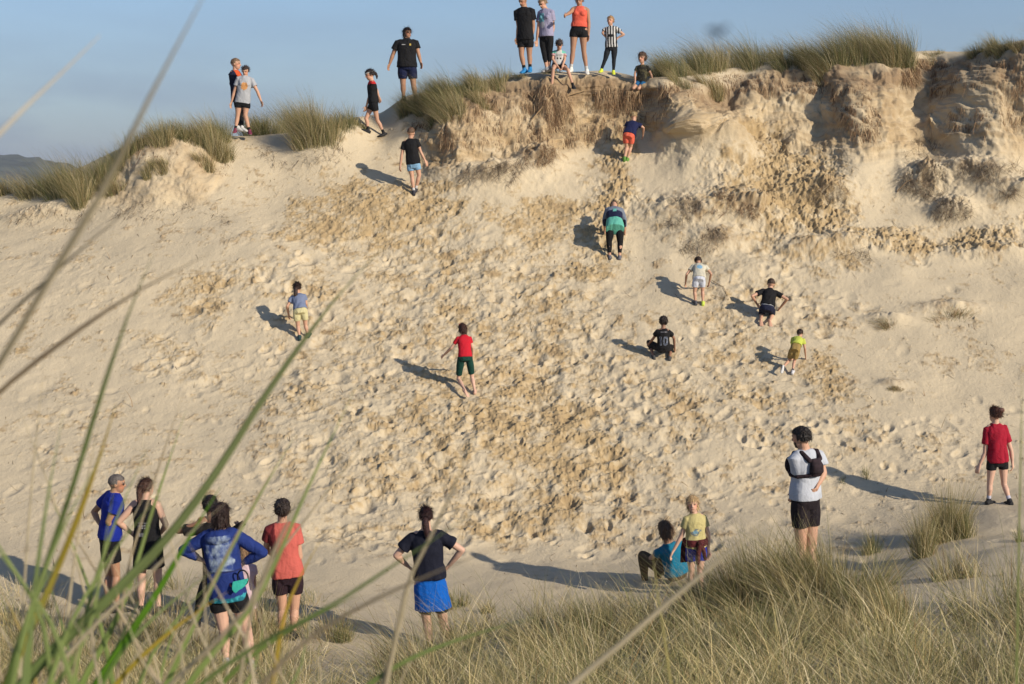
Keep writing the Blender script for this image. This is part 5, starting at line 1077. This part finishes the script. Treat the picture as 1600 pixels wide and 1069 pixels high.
# a few thick bare roots
def stick(label, pix, r0, r1, colr=(.30, .21, .12)):
    pts = []
    for (u, v, lift) in pix:
        g, (i, j) = ground_pt(u, v, 9, 18.5); pts.append(vec(g) + N[i, j] * lift)
    A = Acc(); A.tube(pts, list(np.linspace(r0, r1, len(pts))), 8); V_ = np.concatenate(A.v); c = pts[0]
    me = bpy.data.meshes.new('bare_root'); me.from_pydata((V_ - c).tolist(), [], A.f); set_tone(me, vec(colr)); o = put('bare_root', me, M_ROOT, None); o.location = c; tag(o, label, 'root', 'thick bare roots on the face')
stick('thick bare root slanting down from the feet of the seated girl to the left', [(862,150,.05),(848,168,.06),(838,182,.05),(830,190,.0)], .020, .012)
stick('thin bare root slanting left from under the lip left of the seated girl', [(812,140,.02),(828,152,.06),(842,164,.02)], .014, .008)
stick('long bare root running right from under the seated girl', [(868,158,.03),(890,150,.07),(915,142,.05)], .015, .008)
stick('pale bare root crossing the dark hollow', [(1455,150,.0),(1475,138,.08),(1495,128,.02)], .014, .008)
stick('bare root sticking out of the lower right hummock', [(1400,300,.02),(1412,290,.10),(1420,285,.06)], .014, .006)
stick('fine bare root lying on the sand beside the child in white shorts', [(1112,440,.02),(1130,450,.02),(1138,470,.02),(1110,462,.02)], .006, .004)

# ---- stalks and blades close in front of the camera, each rooted in the sand at the camera's feet
M_NEAR = attr_mat('near_blade', .5, .4, trans=.5)
def near(name, label, group, pix, d0, d1, w0, w1, c0, c1, flat=True, root=True):
    """pix: picture positions from the tip down to the lowest one in view; d0 tip depth, d1 base depth"""
    n = len(pix); pts = [vec(at(u, v, d0 + (d1 - d0) * i / max(1, n - 1))) for i, (u, v) in enumerate(pix)]
    if root:
        q = pts[-1]; dd = q - pts[-2]; gz = -1.62
        steep = min(-.9, dd[2] / (abs(dd[0]) + 1e-6) ) if dd[2] < 0 else -3
        ex = q + vec((np.clip(dd[0] / max(1e-3, -dd[2]), -.55, .55) * (q[2] - gz) * .6, .05, 0)); ex[2] = gz; mid_ = q * .5 + ex * .5 + vec(((q[0] - ex[0]) * -.12, 0, 0)); pts += [mid_, ex]
    P = np.array(pts); tt = np.concatenate([[0], np.cumsum(np.linalg.norm(np.diff(P, axis=0), axis=1))]); m = 40; ts = np.linspace(0, tt[-1], m); Q = pchip(tt, P, ts)
    k = ts / tt[-1]; wd = 1.25 * (w0 + (w1 - w0) * np.minimum(1, k * 2.6)) * np.minimum(1, .12 + k * 9); tan = np.gradient(Q, axis=0); tan /= np.linalg.norm(tan, axis=1, keepdims=True)
    sd = np.cross(tan, (0, 1.0, 0)); sd /= np.linalg.norm(sd, axis=1, keepdims=True); nb = np.cross(sd, tan)
    if flat: prof = [(-.5, .0), (-.25, .10), (0, .16), (.25, .10), (.5, .0), (.25, .04), (0, .09), (-.25, .04)]
    else: prof = [(.5 * math.cos(a), .5 * math.sin(a)) for a in np.linspace(0, 2 * math.pi, 8, endpoint=False)]
    V_ = np.concatenate([Q[i][None] + wd[i] * (np.array(prof)[:, :1] * sd[i][None] + np.array(prof)[:, 1:] * nb[i][None]) for i in range(m)])
    idx_ = np.arange(m * 8).reshape(m, 8); F_ = np.stack([idx_[:-1], np.roll(idx_, -1, 1)[:-1], np.roll(idx_, -1, 1)[1:], idx_[1:]], -1).reshape(-1, 4)
    nn_ = .8 + .4 * (fbm(np.repeat(ts, 8) * 30, np.tile(np.arange(8), m) * 1.3, 800 + int(pix[0][0]) % 50, 3) + .5)
    C_ = (vec(c0)[None] * (1 - np.repeat(k, 8))[:, None] + vec(c1)[None] * np.repeat(k, 8)[:, None]) * nn_[:, None]
    c = Q[-1]; o = mesh_np(name, V_ - c[None], F_, M_NEAR, attrs={'tone': C_}); o.location = c; tag(o, label, 'grass blade' if flat else 'grass stalk', group); return o
NG = 'out of focus grass close to the camera'
TANC = (.46, .37, .24); PALEC = (.60, .52, .36); BR = (.36, .27, .17); GR1 = (.20, .36, .035); GR2 = (.13, .29, .022); YE = (.55, .40, .06)
S_ = 'grass_stalk'; B_ = 'grass_stalk'
near(S_, 'thick tan stalk slanting from the top edge down to the left edge', NG, [(326,-20),(235,150),(165,290),(75,440),(-5,575),(-60,660)], 1.0, 1.2, .0042, .0048, PALEC, TANC, False)
near(S_, 'short pale stalk across the sky in the top left corner', NG, [(157,55),(80,130),(0,207),(-80,300)], 1.3, 1.3, .0055, .007, (.74,.70,.62), (.62,.57,.48), False)
near(S_, 'brown stalk crossing below the crest to the left edge', NG, [(235,300),(150,370),(70,440),(0,505),(-70,580)], 1.3, 1.5, .002, .0045, TANC, BR, False)
near(S_, 'brown stalk arching from mid slope down to the left edge, lowest of the brown ones', NG, [(330,395),(215,455),(110,525),(0,612),(-80,700)], 1.4, 1.5, .003, .006, BR, TANC, False)
near(B_, 'slim green blade rising left of the girl with the pale yellow shorts', NG, [(240,395),(205,480),(160,610),(120,740),(80,860),(20,1040),(0,1100)], 1.4, 1.6, .003, .0065, (.25, .30, .12), GR1)
near(B_, 'broad green blade leaning right across the slope, longest of the green ones', NG, [(600,385),(530,460),(465,545),(400,640),(340,735),(270,830),(180,925),(90,1010),(20,1090)], 1.7, 1.8, .003, .0125, (.30, .32, .16), GR2)
near(B_, 'green blade with a golden tip beside the man in royal blue', NG, [(182,630),(160,700),(125,800),(85,900),(40,1000),(0,1090)], 1.6, 1.7, .004, .009, YE, GR1)
near(B_, 'broad dark green blade at the lower left passing in front of the black skirt', NG, [(345,760),(290,850),(240,935),(190,1010),(140,1090)], 1.9, 1.9, .004, .013, GR2, GR2)
near(B_, 'green blade bending low through the legs of the blue hoodie woman', NG, [(560,930),(470,975),(400,1020),(330,1090)], 1.9, 1.9, .003, .009, (.2, .26, .08), GR1)
near(B_, 'green blade across the calves of the woman in blue shorts', NG, [(835,965),(730,995),(640,1030),(560,1085)], 1.7, 1.7, .003, .008, (.26, .32, .12), GR1)
near(B_, 'faint green blade across the shoulders of the woman in blue shorts', NG, [(752,790),(700,828),(620,880),(520,945),(400,1010),(300,1085)], 1.4, 1.5, .002, .0055, (.24, .30, .12), GR1)
near(S_, 'pale stalk in front of the ponytail and hip of the woman in blue shorts', NG, [(748,660),(705,770),(672,840),(640,905),(618,1000),(600,1085)], 1.6, 1.7, .002, .0065, PALEC, PALEC, False)
near(S_, 'pale forked stalk just left of the legs of the woman in blue shorts', NG, [(645,880),(632,960),(612,1020),(590,1090)], 1.7, 1.7, .002, .004, PALEC, PALEC, False)
near(S_, 'tan stalk crossing the shirt hem of the woman in blue shorts', NG, [(790,850),(715,880),(655,905),(560,950),(480,1000),(400,1085)], 1.3, 1.4, .002, .005, TANC, TANC, False)
near(S_, 'thick pale tan stalk slanting across the right hump of grass', NG, [(1208,804),(1130,870),(1040,945),(960,1015),(880,1085)], 1.5, 1.5, .004, .0078, PALEC, PALEC, False)
near(S_, 'thin yellow-green stem standing left of the seated boy', NG, [(1018,850),(1028,930),(1040,1010),(1050,1085)], 2.0, 2.0, .002, .0036, (.5, .45, .2), YE)
near(S_, 'thin upright green stem at the right edge', NG, [(1597,560),(1595,700),(1592,850),(1588,1085)], 2.2, 2.2, .001, .0038, (.3, .33, .12), (.22, .27, .09))
near(S_, 'long thin arching stalk across the middle of the sand, faint against the wet patch', NG, [(905,690),(840,760),(770,850),(720,930),(690,1085)], 1.2, 1.3, .001, .0025, TANC, TANC, False) if False else None
near(B_, 'golden blade beside the hip of the coral T-shirt', NG, [(500,845),(470,900),(445,960),(425,1085)], 1.9, 1.9, .003, .008, YE, (.40, .34, .10))
near(B_, 'golden yellow blade low in front of the hoodie legs', NG, [(355,925),(310,955),(250,1000),(170,1085)], 1.9, 1.9, .003, .009, YE, GR1)
near(S_, 'pale stalk slanting across the coral T-shirt', NG, [(498,700),(455,800),(415,890),(390,970),(372,1085)], 1.5, 1.6, .0015, .005, PALEC, PALEC, False)
near(S_, 'tan stalk crossing the back of the coral T-shirt towards the lower left', NG, [(480,760),(440,840),(400,930),(330,1010),(250,1090)], 1.5, 1.6, .002, .006, PALEC, TANC, False)
near(S_, 'pale stalk crossing the shoulder of the blue hoodie', NG, [(358,782),(300,830),(230,900),(150,975),(60,1085)], 1.7, 1.7, .002, .0065, PALEC, PALEC, False)
near(S_, 'pale bent stalk running down the back of the blue hoodie', NG, [(292,845),(330,905),(360,960),(388,1010),(400,1085)], 1.8, 1.7, .002, .0055, PALEC, TANC, False)
near(S_, 'pale stalk in front of the legs of the person in dark clothes', NG, [(318,880),(320,940),(322,1000),(322,1085)], 1.9, 1.9, .002, .005, PALEC, PALEC, False)
rs_ = np.random.default_rng(21)
WORDS = [(0, 90, 'by the left edge'), (90, 190, 'below the man in royal blue'), (190, 280, 'below the black skirt'), (280, 390, 'below the blue hoodie'), (390, 500, 'below the coral T-shirt'), (500, 640, 'between the coral T-shirt and the blue shorts')]
KINDS = [('tall', 'straw', 'leaning right'), ('tall', 'straw', 'leaning left'), ('tall', 'green', 'leaning right'), ('low', 'straw', 'leaning right'), ('low', 'straw', 'leaning left'), ('low', 'green', 'leaning right'), ('tall', 'green', 'leaning left'), ('low', 'green', 'leaning left')]
for (a, b, wd_) in WORDS:
    for kk, (hk_, ck_, lk2) in enumerate(KINDS if a < 190 else KINDS[:6] if a < 390 else KINDS[3:6] if a < 500 else [KINDS[3], KINDS[4]]):
        u0 = rs_.uniform(a, b); top = rs_.uniform(600, 820) if hk_ == 'tall' else rs_.uniform(850, 980); dx = (1 if lk2.endswith('right') else -1) * rs_.uniform(.22, .62) * (1085 - top)
        col_ = {'straw': [PALEC, TANC][rs_.integers(2)], 'green': [GR1, GR2][rs_.integers(2)]}[ck_]; bend = rs_.uniform(-.12, .12) * (1085 - top); dpt = rs_.uniform(1.4, 2.4)
        near(S_ if ck_ == 'straw' else B_, '%s %s %s %s %s' % (hk_, 'pale straw' if ck_ == 'straw' else 'green', 'stalk' if ck_ == 'straw' else 'blade', lk2, wd_), NG,
             [(u0 + dx, top), (u0 + dx * .62 + bend * .6, top + (1085 - top) * .33), (u0 + dx * .27 + bend, top + (1085 - top) * .68), (u0, 1090)], dpt, dpt, .0015, rs_.uniform(.003, .0055) if ck_ == 'straw' else rs_.uniform(.006, .010), tuple(vec(col_) * .6 + .4 * vec(PALEC)), col_, ck_ == 'green')
# specks of dry stems and root bits scattered over the whole face
ND = 2600; ii = rg.choice(rows_face, ND); jj = rg.integers(80, 1740, ND); roots = np.stack([X[ii, jj], Y[ii, jj], Z[ii, jj]], -1) + N[ii, jj] * .008
d = rg.normal(0, 1, (ND, 3)); d -= N[ii, jj] * (d * N[ii, jj]).sum(1, keepdims=True) * .8; d /= np.linalg.norm(d, axis=1, keepdims=True)
c0 = np.array(RC)[rg.integers(0, 4, ND)] * rg.uniform(.4, 1.0, (ND, 1))
V_, F_, C_ = ribbons(roots, rg.uniform(.03, .16, ND) * rg.choice([1, 1, 2], ND), d, rg.normal(0, .2, (ND, 3)), rg.uniform(.006, .016, ND), c0, c0, 3, rg)
db = mesh_np('plant_debris', V_, F_, M_ROOT, attrs={'tone': C_}); tag(db, 'bits of dry stem and root scattered over the sand face', 'debris', kind='stuff')
for kk, (u0, top, dx, cc_, lab_) in enumerate(((15,700,150,GR1,'slender green blade from the bottom left corner towards the royal blue shirt'),(40,640,60,GR2,'nearly upright green blade close to the left edge'),(70,760,190,GR1,'green blade curving low under the black shorts of the man in blue'),
        (5,820,120,GR2,'short dark green blade in the bottom left corner'),(110,700,120,GR1,'green blade in front of the legs of the man in blue'),(150,880,200,GR2,'low green blade under the black skirt leaning far right'),(30,560,40,PALEC,'very tall pale stem near the left edge'),
        (95,610,70,PALEC,'tall pale stem left of the man in blue'),(210,900,130,GR1,'short green blade between the skirt and the hoodie'),(255,860,-90,PALEC,'pale stem leaning left in front of the hoodie legs'),(60,900,-70,YE,'short golden blade leaning left in the bottom left corner'),(180,760,-110,GR1,'green blade leaning left across the man in blue'))):
    near(S_, lab_, NG, [(u0 + dx, top), (u0 + dx * .55, top + (1085 - top) * .33), (u0 + dx * .2, top + (1085 - top) * .68), (u0, 1090)], 1.5 + .08 * kk, 1.5 + .08 * kk, .0015, .004 if cc_ is PALEC else .0085, tuple(vec(cc_) * .6 + .4 * vec(PALEC)), cc_, cc_ is not PALEC)
# a dark fly passing in the air
A = Acc(); c = vec(at(1124, 50, .55)); 
A.ball(c, (vec((.0026, 0, .0016)), vec((0, .0012, 0)), vec((-.0006, 0, .0010)))); A.ball(c + vec((.0028, 0, .0018)), (vec((.001, 0, 0)), vec((0, .001, 0)), vec((0, 0, .001))))
me = bpy.data.meshes.new('body'); me.from_pydata((np.concatenate(A.v) - c).tolist(), [], A.f); fl = bpy.data.objects.new('fly', None); col.objects.link(fl); fl.location = c; tag(fl, 'small dark fly blurred against the sky above the right crest', 'insect')
set_tone(me, (.05, .075, .11)); put('body', me, M_PLA, fl)
for q in (-1, 1):
    me = bpy.data.meshes.new('wing'); W_ = [(0, 0, .0006), (-.0022, q * .002, .0016), (-.0048, q * .003, .001), (-.0052, q * .0015, .000), (-.002, q * .0006, .000)]
    me.from_pydata([tuple(p) for p in W_] + [(p[0], p[1], p[2] + .0002) for p in W_], [], [(0, 1, 2, 3, 4), (9, 8, 7, 6, 5)] + [(i, (i + 1) % 5, 5 + (i + 1) % 5, 5 + i) for i in range(5)]); set_tone(me, (.10, .13, .17)); put('wing', me, M_PLA, fl)

# ---- the evening air
def haze(x0, x1, y0, y1, z0, z1, dens):
    me = bpy.data.meshes.new('haze'); v = [(x, y, z) for x in (x0, x1) for y in (y0, y1) for z in (z0, z1)]
    me.from_pydata(v, [], [(0, 1, 3, 2), (4, 6, 7, 5), (0, 4, 5, 1), (2, 3, 7, 6), (0, 2, 6, 4), (1, 5, 7, 3)]); m = bpy.data.materials.new('haze'); m.use_nodes = True; t = m.node_tree; t.nodes.clear()
    o = t.nodes.new('ShaderNodeOutputMaterial'); p = t.nodes.new('ShaderNodeVolumePrincipled'); p.inputs['Density'].default_value = dens; p.inputs['Color'].default_value = (.86, .91, 1, 1); p.inputs['Anisotropy'].default_value = .2
    t.links.new(p.outputs[0], o.inputs['Volume']); me.materials.append(m); ob = bpy.data.objects.new('haze', me); col.objects.link(ob); tag(ob, 'thin blue sea haze', kind='stuff')
haze(-2600, 2600, -1500, 3200, -9.0, 60, .00024)
